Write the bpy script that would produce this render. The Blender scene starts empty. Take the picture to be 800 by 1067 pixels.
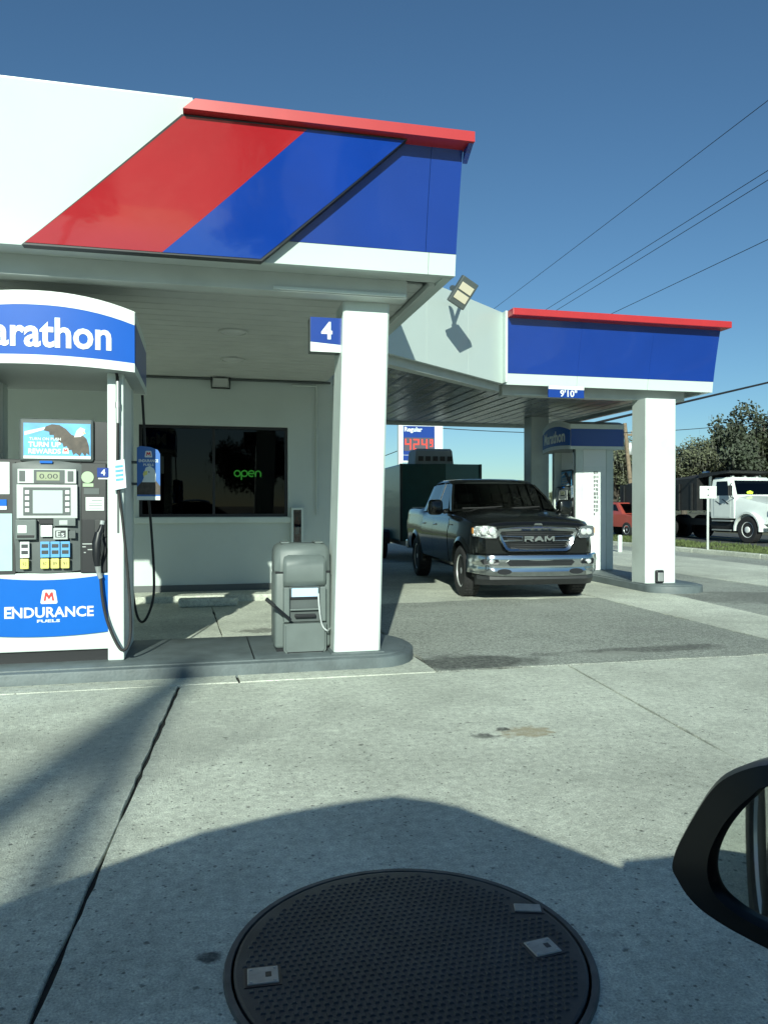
import bpy, bmesh, math, random
from mathutils import Vector, Matrix, noise
R = math.radians
random.seed(11)
S = bpy.context.scene
COL = S.collection

# ------------------------------------------------------------------ camera
CAMZ = 1.45
YAW = math.atan(190 / 800.0)
PIT = math.atan(6.5 / 800.0)
cam = bpy.data.objects.new('camera', bpy.data.cameras.new('camera'))
COL.objects.link(cam)
cam.location = (0, 0, CAMZ)
cam.rotation_euler = (R(90) - PIT, 0, -YAW)
cam.data.sensor_fit = 'VERTICAL'
cam.data.sensor_height = 24
cam.data.lens = 24 * 800 / 1067
cam.data.clip_start = 0.02
cam.data.clip_end = 3000
S.camera = cam

# ------------------------------------------------------------------ light
SUN_EL, SUN_AZ = 24.0, 16.0          # the sun stands behind the camera and a little to the left
w = bpy.data.worlds.new('World'); S.world = w; w.use_nodes = True
nt = w.node_tree; nt.nodes.clear()
sky = nt.nodes.new('ShaderNodeTexSky'); sky.sky_type = 'NISHITA'; sky.sun_disc = False
sky.sun_elevation = R(SUN_EL); sky.sun_rotation = R(180 + SUN_AZ)
sky.air_density = 1.0; sky.dust_density = 0.2; sky.ozone_density = 2.5
bg = nt.nodes.new('ShaderNodeBackground'); bg.inputs['Strength'].default_value = 0.058
wo = nt.nodes.new('ShaderNodeOutputWorld')
tn = nt.nodes.new('ShaderNodeMixRGB'); tn.blend_type = 'MULTIPLY'; tn.inputs[0].default_value = 1; tn.inputs[2].default_value = (0.72, 1.02, 1.14, 1)   # seen through the car's greenish glass
nt.links.new(sky.outputs[0], tn.inputs[1]); nt.links.new(tn.outputs[0], bg.inputs[0]); nt.links.new(bg.outputs[0], wo.inputs[0])
sl = bpy.data.lights.new('sun', 'SUN'); sl.energy = 4.7; sl.angle = R(0.5); sl.color = (0.92, 1.0, 0.86)
sun = bpy.data.objects.new('sun', sl); COL.objects.link(sun)
LDIR = Vector((math.sin(R(SUN_AZ)) * math.cos(R(SUN_EL)), math.cos(R(SUN_AZ)) * math.cos(R(SUN_EL)), -math.sin(R(SUN_EL))))
sun.rotation_euler = LDIR.to_track_quat('-Z', 'Y').to_euler()
sun.location = (-10, -30, 30)
vs = S.view_settings
vs.view_transform = 'Standard'; vs.look = 'None'; vs.gamma = 1; vs.exposure = 0.48
S.render.engine = 'CYCLES'
S.cycles.use_denoising = True
S.cycles.max_bounces = 8; S.cycles.transparent_max_bounces = 16
S.cycles.sample_clamp_indirect = 6

# ------------------------------------------------------------------ pixel -> place (layout only)
_f = Vector((math.sin(YAW) * math.cos(PIT), math.cos(YAW) * math.cos(PIT), -math.sin(PIT)))
_r = Vector((math.cos(YAW), -math.sin(YAW), 0)); _u = _r.cross(_f); _C = Vector((0, 0, CAMZ))
def ray(x, y): return _f * 800 + _r * (x - 400) - _u * (y - 533.5)
def PZ(x, y, z=0.0): v = ray(x, y); return _C + v * ((z - CAMZ) / v.z)
def PY(x, y, Y): v = ray(x, y); return _C + v * (Y / v.y)
def PD(x, y, d): return _C + ray(x, y) * (d / 800.0)

# ------------------------------------------------------------------ materials
MATS = {}
def mat(name, col, rough=0.5, metal=0.0, var=0.0, vs_=4.0, bump=0.0, bs=60.0, coat=0.0, spec=0.5, emit=None, es=0.0, dirt=0.0, ds=1.5):
    if name in MATS: return MATS[name]
    m = bpy.data.materials.new(name); m.use_nodes = True
    n = m.node_tree.nodes; L = m.node_tree.links; b = n['Principled BSDF']
    b.inputs['Roughness'].default_value = rough; b.inputs['Metallic'].default_value = metal
    b.inputs['Specular IOR Level'].default_value = spec
    b.inputs['Coat Weight'].default_value = coat; b.inputs['Coat Roughness'].default_value = 0.03
    c = (*col, 1)
    b.inputs['Base Color'].default_value = c
    tc = n.new('ShaderNodeTexCoord')
    if var or dirt:
        nz = n.new('ShaderNodeTexNoise'); nz.inputs['Scale'].default_value = vs_; nz.inputs['Detail'].default_value = 6
        L.new(tc.outputs['Object'], nz.inputs['Vector'])
        rp = n.new('ShaderNodeValToRGB'); rp.color_ramp.elements[0].position = 0.3; rp.color_ramp.elements[1].position = 0.72
        rp.color_ramp.elements[0].color = (*[max(0, x * (1 - var)) for x in col], 1)
        rp.color_ramp.elements[1].color = (*[min(1, x * (1 + var)) for x in col], 1)
        L.new(nz.outputs['Fac'], rp.inputs[0]); out = rp.outputs[0]
        if dirt:
            n2 = n.new('ShaderNodeTexNoise'); n2.inputs['Scale'].default_value = ds; n2.inputs['Detail'].default_value = 9; n2.inputs['Roughness'].default_value = 0.7
            L.new(tc.outputs['Object'], n2.inputs['Vector'])
            r2 = n.new('ShaderNodeValToRGB'); r2.color_ramp.elements[0].position = 0.5; r2.color_ramp.elements[1].position = 0.75
            r2.color_ramp.elements[0].color = (0, 0, 0, 1); r2.color_ramp.elements[1].color = (dirt, dirt, dirt, 1)
            L.new(n2.outputs['Fac'], r2.inputs[0])
            mx = n.new('ShaderNodeMixRGB'); mx.inputs[2].default_value = (col[0] * .35, col[1] * .33, col[2] * .28, 1)
            L.new(r2.outputs[0], mx.inputs[0]); L.new(out, mx.inputs[1]); out = mx.outputs[0]
        L.new(out, b.inputs['Base Color'])
    if bump:
        nb = n.new('ShaderNodeTexNoise'); nb.inputs['Scale'].default_value = bs; nb.inputs['Detail'].default_value = 4
        L.new(tc.outputs['Object'], nb.inputs['Vector'])
        bp = n.new('ShaderNodeBump'); bp.inputs['Strength'].default_value = bump; bp.inputs['Distance'].default_value = 0.02
        L.new(nb.outputs['Fac'], bp.inputs['Height']); L.new(bp.outputs[0], b.inputs['Normal'])
    if emit:
        b.inputs['Emission Color'].default_value = (*emit, 1); b.inputs['Emission Strength'].default_value = es
    MATS[name] = m
    return m

def glass(name, tint, refl=1.0, rough=0.01):
    if name in MATS: return MATS[name]
    m = bpy.data.materials.new(name); m.use_nodes = True; n = m.node_tree.nodes; L = m.node_tree.links; n.clear()
    o = n.new('ShaderNodeOutputMaterial'); t = n.new('ShaderNodeBsdfTransparent'); g = n.new('ShaderNodeBsdfGlossy')
    t.inputs[0].default_value = (*tint, 1); g.inputs['Roughness'].default_value = rough; g.inputs[0].default_value = (refl, refl, refl, 1)
    fr = n.new('ShaderNodeFresnel'); fr.inputs[0].default_value = 1.5; mx = n.new('ShaderNodeMixShader')
    L.new(fr.outputs[0], mx.inputs[0]); L.new(t.outputs[0], mx.inputs[1]); L.new(g.outputs[0], mx.inputs[2]); L.new(mx.outputs[0], o.inputs[0])
    MATS[name] = m; return m

def ground_mat(name, base, speck, blotch, pit, fine=130.0, stains=(), bump=0.5, crack=False, light_speck=0.0):
    """paving: large blotches, aggregate, dark pits, stains with a place of their own"""
    m = bpy.data.materials.new(name); m.use_nodes = True; n = m.node_tree.nodes; L = m.node_tree.links; b = n['Principled BSDF']
    b.inputs['Roughness'].default_value = 0.88; b.inputs['Specular IOR Level'].default_value = 0.25
    g = n.new('ShaderNodeNewGeometry'); P = g.outputs['Position']
    def nz(s, d=6, r=0.55):
        x = n.new('ShaderNodeTexNoise'); x.inputs['Scale'].default_value = s; x.inputs['Detail'].default_value = d; x.inputs['Roughness'].default_value = r
        L.new(P, x.inputs['Vector']); return x.outputs['Fac']
    def rng(v, a, b_, lo, hi):
        x = n.new('ShaderNodeMapRange'); x.inputs[1].default_value = a; x.inputs[2].default_value = b_; x.inputs[3].default_value = lo; x.inputs[4].default_value = hi
        L.new(v, x.inputs[0]); return x.outputs[0]
    def mul(a, c):
        x = n.new('ShaderNodeMath'); x.operation = 'MULTIPLY'
        for i, v in enumerate((a, c)):
            if isinstance(v, float): x.inputs[i].default_value = v
            else: L.new(v, x.inputs[i])
        return x.outputs[0]
    v = rng(nz(0.45, 5), 0.3, 0.7, 1 - blotch, 1 + blotch * 0.6)
    v = mul(v, rng(nz(2.6, 8, 0.7), 0.3, 0.75, 1 + blotch * 0.35, 1 - blotch * 0.7))
    v = mul(v, rng(nz(22, 5, 0.7), 0.3, 0.7, 1 - speck * 0.7, 1 + speck * 0.7))
    v = mul(v, rng(nz(fine, 3, 0.7), 0.3, 0.7, 1 - speck, 1 + speck))
    # irregular dark pits: noise thresholds, stretched
    pv = nz(38, 3, 0.8)
    v = mul(v, rng(pv, 0.64, 0.72, 1.0, 1 - pit))
    for sc_, keep, rad in ((5.0, 0.72, 0.10), (13.0, 0.62, 0.16), (31.0, 0.55, 0.24)):
        vo = n.new('ShaderNodeTexVoronoi'); vo.inputs['Scale'].default_value = sc_
        wp = n.new('ShaderNodeMixRGB'); wp.blend_type = 'ADD'; wp.inputs[0].default_value = 0.22 / sc_
        nw = n.new('ShaderNodeTexNoise'); nw.inputs['Scale'].default_value = sc_ * 5; L.new(P, nw.inputs['Vector'])
        L.new(P, wp.inputs[1]); L.new(nw.outputs['Color'], wp.inputs[2]); L.new(wp.outputs[0], vo.inputs['Vector'])
        sp = n.new('ShaderNodeSeparateColor'); L.new(vo.outputs['Color'], sp.inputs[0])
        inv = n.new('ShaderNodeMath'); inv.operation = 'SUBTRACT'; inv.inputs[0].default_value = 1.0
        L.new(mul(rng(vo.outputs['Distance'], rad * .5, rad, pit, 0.0), rng(sp.outputs[0], keep, keep + .1, 0.0, 1.0)), inv.inputs[1])
        v = mul(v, inv.outputs[0])
    if light_speck:
        v2 = n.new('ShaderNodeTexVoronoi'); v2.inputs['Scale'].default_value = 55; L.new(P, v2.inputs['Vector'])
        v = mul(v, rng(v2.outputs['Distance'], 0.1, 0.5, 1 + light_speck, 1 - light_speck * 0.5))
    if crack:
        vc = n.new('ShaderNodeTexVoronoi'); vc.feature = 'DISTANCE_TO_EDGE'; vc.inputs['Scale'].default_value = 0.55
        wv = n.new('ShaderNodeMixRGB'); wv.blend_type = 'ADD'; wv.inputs[0].default_value = 0.35
        nc = n.new('ShaderNodeTexNoise'); nc.inputs['Scale'].default_value = 3; nc.inputs['Detail'].default_value = 6; L.new(P, nc.inputs['Vector'])
        L.new(P, wv.inputs[1]); L.new(nc.outputs['Color'], wv.inputs[2]); L.new(wv.outputs[0], vc.inputs['Vector'])
        v = mul(v, rng(vc.outputs['Distance'], 0.0, 0.0035, 0.62, 1.0))
    cb = n.new('ShaderNodeCombineColor')
    for i in range(3): L.new(mul(v, float(base[i])), cb.inputs[i])
    col = cb.outputs[0]
    for (sx, sy, rx, ry, c, k) in stains:
        vm = n.new('ShaderNodeVectorMath'); vm.operation = 'SUBTRACT'; vm.inputs[1].default_value = (sx, sy, 0); L.new(P, vm.inputs[0])
        v3 = n.new('ShaderNodeVectorMath'); v3.operation = 'MULTIPLY'; v3.inputs[1].default_value = (1 / rx, 1 / ry, 0); L.new(vm.outputs[0], v3.inputs[0])
        ln = n.new('ShaderNodeVectorMath'); ln.operation = 'LENGTH'; L.new(v3.outputs[0], ln.inputs[0])
        ad = n.new('ShaderNodeMath'); ad.operation = 'ADD'; L.new(ln.outputs['Value'], ad.inputs[0]); L.new(rng(nz(11 if rx < 0.5 else 1.8, 5), 0.2, 0.8, -0.5, 0.5), ad.inputs[1])
        f = mul(rng(ad.outputs[0], 0.6, 1.0, k, 0.0), rng(nz(18, 5), 0.3, 0.6, 0.55, 1.0))
        mx = n.new('ShaderNodeMixRGB'); mx.inputs[2].default_value = (*c, 1); L.new(f, mx.inputs[0]); L.new(col, mx.inputs[1]); col = mx.outputs[0]
    L.new(col, b.inputs['Base Color'])
    bp = n.new('ShaderNodeBump'); bp.inputs['Strength'].default_value = bump; bp.inputs['Distance'].default_value = 0.01
    L.new(mul(v, 1.0), bp.inputs['Height']); L.new(bp.outputs[0], b.inputs['Normal'])
    return m

WHITE = mat('white_paint', (0.56, 0.63, 0.60), 0.42, var=0.04, vs_=2.5, dirt=0.22, ds=1.6)
WHITEG = mat('white_fascia', (0.50, 0.575, 0.55), 0.35, var=0.02, vs_=1.2, coat=0.25, dirt=0.06, ds=0.7)
WALLM = mat('stucco', (0.50, 0.56, 0.54), 0.8, var=0.05, vs_=1.5, bump=0.25, bs=120, dirt=0.12)
SOFF = mat('soffit', (0.48, 0.50, 0.48), 0.6, var=0.06, vs_=2)
SOFFM = mat('soffit_sheet', (0.38, 0.39, 0.375), 0.26, metal=0.7, var=0.15, vs_=1.5, bump=1.0, bs=3.2)
BEAM = mat('beam_paint', (0.46, 0.50, 0.48), 0.5, var=0.06)
BLUE = mat('sign_blue', (0.004, 0.035, 0.235), 0.28, var=0.05, vs_=2, coat=0.5)
BLUEP = mat('panel_blue', (0.004, 0.038, 0.27), 0.12, var=0.10, vs_=1.2, coat=0.8, bump=0.22, bs=2.2)
REDP = mat('panel_red', (0.34, 0.014, 0.02), 0.12, var=0.10, vs_=1.2, coat=0.8, bump=0.22, bs=2.2)
RED = mat('cap_red', (0.40, 0.022, 0.026), 0.4, var=0.05)
BLK = mat('black_edge', (0.008, 0.009, 0.012), 0.4)
PLAS = mat('black_plastic', (0.022, 0.024, 0.025), 0.45, var=0.15, vs_=12)
GREYP = mat('grey_plastic', (0.115, 0.14, 0.135), 0.5, var=0.08, vs_=8, bump=0.05, bs=300)
DGREY = mat('dark_grey_plastic', (0.07, 0.085, 0.085), 0.5, var=0.1, vs_=8)
SILV = mat('silver_plate', (0.42, 0.45, 0.44), 0.38, metal=0.3, var=0.06)
ISL = mat('island_paint', (0.105, 0.13, 0.135), 0.55, var=0.2, vs_=5, bump=0.2, bs=40, dirt=0.35, ds=4)
CHROME = mat('chrome', (0.52, 0.54, 0.55), 0.16, metal=1.0, bump=0.02, bs=6)
RUB = mat('rubber', (0.018, 0.018, 0.019), 0.75, var=0.25, vs_=20)
ALLOY = mat('alloy', (0.72, 0.74, 0.74), 0.35, metal=0.6)
TRKB = mat('truck_black', (0.005, 0.006, 0.006), 0.2, coat=0.45, spec=0.3)
TRKG = glass('truck_glass', (0.12, 0.14, 0.13), 0.9)
LAMP = mat('lamp_reflector', (0.34, 0.36, 0.36), 0.2, metal=0.8, bump=1.0, bs=40)
TXTW = mat('print_white', (0.66, 0.71, 0.69), 0.45)
TXTD = mat('print_dark', (0.03, 0.035, 0.04), 0.5)
TXTR = mat('print_red', (0.55, 0.03, 0.03), 0.45)
BRITE = mat('print_bright_blue', (0.003, 0.115, 0.48), 0.4, var=0.08, vs_=1.5, spec=0.2)
SKYB = mat('print_sky_blue', (0.10, 0.36, 0.66), 0.35, var=0.25, vs_=6)
BROWN = mat('print_brown', (0.055, 0.04, 0.03), 0.5, var=0.4, vs_=25)
YEL = mat('button_yellow', (0.72, 0.66, 0.18), 0.4)
LCDG = mat('lcd', (0.34, 0.38, 0.26), 0.2)
SCRN = mat('screen_glass', (0.46, 0.52, 0.52), 0.12, spec=0.6)
TEAL = mat('panel_teal', (0.36, 0.52, 0.50), 0.4, var=0.05)
GRNS = mat('sticker_green', (0.35, 0.48, 0.30), 0.5)
WOOD = mat('pole_wood', (0.21, 0.16, 0.11), 0.9, var=0.3, vs_=7)
WIRE = mat('wire', (0.012, 0.013, 0.015), 0.6)
GALV = mat('galvanised', (0.40, 0.42, 0.41), 0.45, metal=0.6, var=0.1)
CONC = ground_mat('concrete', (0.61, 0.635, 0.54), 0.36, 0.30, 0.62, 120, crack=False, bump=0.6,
    stains=[(2.04, 4.57, 0.20, 0.13, (0.36, 0.30, 0.19), 0.8), (1.73, 4.56, 0.10, 0.075, (0.07, 0.075, 0.07), 0.9), (1.90, 4.66, 0.06, 0.05, (0.06, 0.06, 0.055), 0.9),
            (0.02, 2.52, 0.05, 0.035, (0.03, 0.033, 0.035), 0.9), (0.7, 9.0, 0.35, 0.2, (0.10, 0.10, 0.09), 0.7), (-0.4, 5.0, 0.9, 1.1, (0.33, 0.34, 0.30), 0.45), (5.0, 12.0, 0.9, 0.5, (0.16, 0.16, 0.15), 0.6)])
ASPH = ground_mat('worn_asphalt', (0.42, 0.445, 0.395), 0.5, 0.22, 0.5, 90, bump=0.9, light_speck=0.3,
    stains=[(2.4, 6.75, 0.9, 0.35, (0.05, 0.052, 0.05), 0.8), (4.2, 6.9, 1.1, 0.22, (0.07, 0.07, 0.066), 0.7), (3.9, 6.75, 0.4, 0.16, (0.40, 0.42, 0.37), 0.8), (3.2, 10.3, 0.7, 0.25, (0.40, 0.42, 0.37), 0.7), (4.6, 10.0, 0.35, 0.35, (0.38, 0.40, 0.36), 0.7),
            (8.5, 10.5, 1.3, 1.0, (0.10, 0.10, 0.095), 0.6)])
ROADM = ground_mat('road_asphalt', (0.095, 0.10, 0.10), 0.25, 0.2, 0.3, 60, bump=0.5, light_speck=0.15)
SOIL = ground_mat('soil', (0.13, 0.125, 0.085), 0.3, 0.35, 0.4, 30)
GRASSM = mat('grass_blades', (0.085, 0.115, 0.035), 0.8, var=0.5, vs_=0.9)
NAME_M = 'Marathon'

# ------------------------------------------------------------------ mesh helpers
def tag(o, label=None, cat=None, group=None, kind=None):
    if label: o['label'] = label
    if cat: o['category'] = cat
    if group: o['group'] = group
    if kind: o['kind'] = kind
    return o
def mk(name, bm, m, parent=None, loc=(0, 0, 0), rot=(0, 0, 0), smooth=None):
    if isinstance(bm, bpy.types.Mesh): me = bm
    else:
        bmesh.ops.recalc_face_normals(bm, faces=bm.faces)
        me = bpy.data.meshes.new(name); bm.to_mesh(me); bm.free()
    o = bpy.data.objects.new(name, me)
    if not me.materials:
        for x in (m if isinstance(m, (list, tuple)) else [m]): me.materials.append(x)
    COL.objects.link(o); o.location = loc; o.rotation_euler = rot
    if parent: o.parent = parent
    if smooth:
        me.shade_smooth(); me.set_sharp_from_angle(angle=R(smooth))
    return o
def thing(name, loc, rz=0, label=None, cat=None, group=None, kind=None):
    o = bpy.data.objects.new(name, None); COL.objects.link(o); o.location = loc; o.rotation_euler = (0, 0, rz)
    o.empty_display_size = 0.2
    return tag(o, label, cat, group, kind)
def NB(): return bmesh.new()
def bx(bm, x0, x1, y0, y1, z0, z1, bev=0.0, seg=2):
    r = bmesh.ops.create_cube(bm, size=1)
    v = r['verts']
    for q in v: q.co = Vector(((x0 + x1) / 2 + q.co.x * (x1 - x0), (y0 + y1) / 2 + q.co.y * (y1 - y0), (z0 + z1) / 2 + q.co.z * (z1 - z0)))
    if bev:
        e = list({ed for q in v for ed in q.link_edges})
        bmesh.ops.bevel(bm, geom=e, offset=bev, segments=seg, affect='EDGES', profile=0.5)
    return bm
def box(*a, **k): return bx(NB(), *a, **k)
def prism(bm, pts, vec):
    """closed polygon pts (3-D), swept by vec"""
    vec = Vector(vec); a = [bm.verts.new(p) for p in pts]; b = [bm.verts.new(Vector(p) + vec) for p in pts]
    bm.faces.new(a); bm.faces.new(list(reversed(b)))
    n = len(a)
    for i in range(n): bm.faces.new((a[i], b[i], b[(i + 1) % n], a[(i + 1) % n]))
    return bm
def loft(bm, secs, closed=True, cap=True):
    rows = [[bm.verts.new(p) for p in s] for s in secs]
    n = len(rows[0])
    for a, b in zip(rows, rows[1:]):
        for i in range(n if closed else n - 1):
            j = (i + 1) % n
            try: bm.faces.new((a[i], a[j], b[j], b[i]))
            except ValueError: pass
    if cap and closed:
        bm.faces.new(rows[0]); bm.faces.new(list(reversed(rows[-1])))
    return bm
def tube(bm, pts, r, n=8, cap=True):
    pts = [Vector(p) for p in pts]; secs = []
    up = None
    for i, p in enumerate(pts):
        t = (pts[min(i + 1, len(pts) - 1)] - pts[max(i - 1, 0)]).normalized()
        if up is None:
            up = Vector((0, 0, 1)) if abs(t.z) < 0.9 else Vector((1, 0, 0))
        a = t.cross(up).normalized(); up = a.cross(t).normalized()
        rr = r[i] if isinstance(r, (list, tuple)) else r
        secs.append([p + (a * math.cos(2 * math.pi * k / n) + up * math.sin(2 * math.pi * k / n)) * rr for k in range(n)])
    return loft(bm, secs, True, cap)
def lathe(bm, prof, axis='z', n=24, c=(0, 0, 0)):
    """profile (along axis, radius)"""
    secs = []
    c = Vector(c)
    for a, r in prof:
        s = []
        for k in range(n):
            t = 2 * math.pi * k / n; u, v = math.cos(t) * r, math.sin(t) * r
            s.append(c + (Vector((u, v, a)) if axis == 'z' else Vector((a, u, v)) if axis == 'x' else Vector((u, a, v))))
        secs.append(s)
    return loft(bm, secs, True, True)
def smoothpath(pts, k=8):
    pts = [Vector(p) for p in pts]; out = []
    for i in range(len(pts) - 1):
        p0 = pts[max(i - 1, 0)]; p1 = pts[i]; p2 = pts[i + 1]; p3 = pts[min(i + 2, len(pts) - 1)]
        for j in range(k):
            t = j / k
            out.append(0.5 * ((2 * p1) + (p2 - p0) * t + (2 * p0 - 5 * p1 + 4 * p2 - p3) * t * t + (3 * p1 - p0 - 3 * p2 + p3) * t ** 3))
    out.append(pts[-1]); return out
def text_mesh(s, x0, x1, z0, z1, y, depth=0.004, bold=0.0, shear=0.0):
    """lettering fitted to a box, facing -y"""
    c = bpy.data.curves.new('lettering', 'FONT'); c.body = s; c.size = 1; c.extrude = 0.02; c.offset = bold; c.resolution_u = 3; c.shear = shear
    o = bpy.data.objects.new('lettering', c); COL.objects.link(o)
    dg = bpy.context.evaluated_depsgraph_get()
    me = bpy.data.meshes.new_from_object(o.evaluated_get(dg))
    bpy.data.objects.remove(o); bpy.data.curves.remove(c)
    xs = [v.co.x for v in me.vertices]; ys = [v.co.y for v in me.vertices]
    ax, bx_, ay, by = min(xs), max(xs), min(ys), max(ys)
    for v in me.vertices:
        X = x0 + (v.co.x - ax) / (bx_ - ax) * (x1 - x0); Z = z0 + (v.co.y - ay) / (by - ay) * (z1 - z0)
        v.co = (X, y - (depth if v.co.z > 0 else 0), Z)
    me.materials.clear()
    return me
def text(name, s, parent, m, *a, loc=(0, 0, 0), rot=(0, 0, 0), **k):
    me = text_mesh(s, *a, **k); me.name = name
    return mk(name, me, m, parent, loc, rot)
def boolean_cut(o, cutter):
    md = o.modifiers.new('cut', 'BOOLEAN'); md.object = cutter; md.operation = 'DIFFERENCE'; md.solver = 'EXACT'
    dg = bpy.context.evaluated_depsgraph_get(); dg.update()
    me = bpy.data.meshes.new_from_object(o.evaluated_get(dg))
    o.modifiers.clear(); o.data = me
    cm = cutter.data; bpy.data.objects.remove(cutter); bpy.data.meshes.remove(cm)
def copy_tree(o, parent=None):
    c = o.copy(); COL.objects.link(c); c.parent = parent
    for ch in o.children: copy_tree(ch, c)
    return c
def interp(tab, x):
    if x <= tab[0][0]: return tab[0][1:]
    for a, b in zip(tab, tab[1:]):
        if x <= b[0]:
            t = (x - a[0]) / (b[0] - a[0]); return tuple(p + (q - p) * t for p, q in zip(a[1:], b[1:]))
    return tab[-1][1:]

# ================================================================== THE SETTING
def sheet(name, x0, x1, y0, y1, z, m, kind='structure', parent=None):
    o = mk(name, box(x0, x1, y0, y1, z - 0.3, z), m, parent)
    if not parent: o['kind'] = kind
    return o
g = NB(); bmesh.ops.create_grid(g, x_segments=8, y_segments=8, size=1500)
tag(mk('ground', g, SOIL, loc=(0, 0, -0.06)), kind='structure')

def slab(parent, name, m, pts, top=0.0, jit=0.010, thick=0.05, step=0.10):
    """a paving slab whose edges wander a little, upper arris rounded off"""
    out = []
    n = len(pts)
    for i in range(n):
        a, b = Vector(pts[i]), Vector(pts[(i + 1) % n]); L = (b - a).length; k = max(1, min(140, int(L / step)))
        for j in range(k):
            p = a + (b - a) * (j / k)
            if j: 
                d = (b - a).normalized(); nn = Vector((-d.y, d.x))
                p = p + nn * (noise.noise(Vector((p.x * 1.7, p.y * 1.7, 3.1))) * jit * 1.5 + noise.noise(Vector((p.x * 9, p.y * 9, 1.1))) * jit)
            out.append(p)
    bm = NB(); cx = sum(p.x for p in out) / len(out); cy = sum(p.y for p in out) / len(out)
    lo = [(p.x, p.y, top - thick) for p in out]; hi = [(p.x, p.y, top - 0.006) for p in out]
    top_ = []
    for p in out:
        d = Vector((cx - p.x, cy - p.y)); d = d.normalized() * 0.006
        top_.append((p.x + d.x, p.y + d.y, top))
    loft(bm, [lo, hi, top_], True, True)
    return mk(name, bm, m, parent)

tag(mk('subbase', box(-30, 14.7, -30, 40, -.3, -.020), mat('tar', (.02, .021, .02), .9)), kind='structure')
fore = thing('forecourt', (0, 0, 0), kind='structure')
# concrete apron: joints run along Y; two of them show
J = [-30, -20.5, -13.6, -10.3, -7.0, -3.7, None, 3.1, 6.4, 9.7, 13.0, 16.5]
def jx(j, y):
    if j is None: return -0.47 + (y - 2.31) * 0.072
    if j == 3.1: return 2.97 + (y - 3.73) * 0.10
    return j
Yb = [-30, -14, -5, 6.40]
for i in range(len(J) - 1):
    for k in range(len(Yb) - 1):
        ya, yb = Yb[k], Yb[k + 1]
        if yb > 6 and J[i + 1] is not None and J[i + 1] > 14: yb = 6.4
        gp = 0.007 if J[i] not in (None, 3.1) and J[i + 1] not in (None, 3.1) else 0.010
        slab(fore, 'slab', CONC, [(jx(J[i], ya) + gp, ya + gp), (jx(J[i + 1], ya) - gp, ya + gp), (jx(J[i + 1], yb) - gp, yb - gp), (jx(J[i], yb) + gp, yb - gp)])
# under the near canopy
for (xa, xb) in ((-12, -6.6), (-6.6, -3.0), (-3.0, 0.30), (0.30, 2.0)):
    slab(fore, 'slab', CONC, [(xa + .007, 6.414), (xb - .007, 6.414), (xb - .007 - .2 * (xb == 0.30), 12.6), (xa + .007 - .2 * (xa == 0.30), 12.6)])
# worn asphalt in front of the far canopy, concrete beyond and between
slab(fore, 'asphalt_patch', ASPH, [(2.01, 6.41), (5.92, 6.41), (6.06, 10.95), (4.2, 11.15), (2.01, 10.9)], top=0.006, jit=0.03)
slab(fore, 'concrete_strip', CONC, [(5.95, 6.41), (7.0, 6.41), (7.5, 11.5), (7.5, 19.0), (6.1, 19.0), (6.09, 10.97)], top=0.003)
slab(fore, 'slab', CONC, [(2.01, 10.92), (4.2, 11.17), (6.07, 10.98), (6.08, 19), (2.01, 19)])
slab(fore, 'asphalt_patch', ASPH, [(7.02, 6.41), (9.6, 6.41), (9.9, 12), (9.9, 19), (7.52, 19), (7.52, 11.5)], top=-0.003, jit=0.03)
slab(fore, 'slab', CONC, [(9.62, 6.41), (12.7, 6.41), (13.4, 19), (13.4, 40), (9.92, 40), (9.92, 12)])
slab(fore, 'asphalt_patch', ASPH, [(12.72, 6.41), (14.8, 6.41), (14.8, 60), (13.42, 60), (13.42, 19)], top=-0.004)
slab(fore, 'asphalt_patch', ASPH, [(-3, 19.01), (9.9, 19.01), (9.9, 34), (-3, 34)], top=-0.01)
# street on the right
kb = thing('kerb', (0, 0, 0), kind='structure')
y = -30
while y < 90:
    mk('kerb_stone', box(14.82, 14.99, y + .005, y + 2.995, -0.05, 0.13, bev=0.025), CONC, kb); y += 3
tag(mk('verge', box(14.99, 18.2, -30, 160, -0.2, 0.075), SOIL), kind='structure')
tag(mk('road', box(18.2, 27.0, -200, 500, -0.3, 0.0), ROADM), kind='structure')
rl = box(22.5, 22.62, -200, 400, -.05, 0.004); bx(rl, 22.74, 22.86, -200, 400, -.05, 0.004)
mk('centre_line', rl, mat('road_yellow', (0.55, 0.40, 0.06), 0.7), bpy.data.objects['road'])
mk('edge_line', box(18.42, 18.54, -200, 400, -.05, 0.004), TXTW, bpy.data.objects['road'])
def grass(name, x0, x1, y0, y1, z, n, hgt, label):
    bm = NB(); rnd = random.Random(5)
    for _ in range(n):
        x, y_ = rnd.uniform(x0, x1), rnd.uniform(y0, y1)
        if noise.noise(Vector((x * .8, y_ * .8, 0))) < -0.22: continue
        a = rnd.uniform(0, 6.28); h = hgt * rnd.uniform(.4, 1.3); wv = rnd.uniform(.012, .03)
        dx, dy = math.cos(a) * wv, math.sin(a) * wv; lx, ly = rnd.uniform(-.06, .06), rnd.uniform(-.06, .06)
        bm.faces.new([bm.verts.new((x - dx, y_ - dy, z)), bm.verts.new((x + dx, y_ + dy, z)), bm.verts.new((x + lx, y_ + ly, z + h))])
    return tag(mk(name, bm, GRASSM), label, 'grass', kind='stuff')
grass('grass', 15.0, 18.15, 8, 70, 0.07, 42000, 0.10, 'dry green grass on the verge between kerb and street')
grass('grass', -8, 12, 34.2, 46, -0.06, 26000, 0.14, 'rough grass beyond the trailer and price sign')
tag(mk('cross_road', box(-250, 18.2, 46, 53, -.35, -0.015), ROADM), kind='structure')

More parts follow.
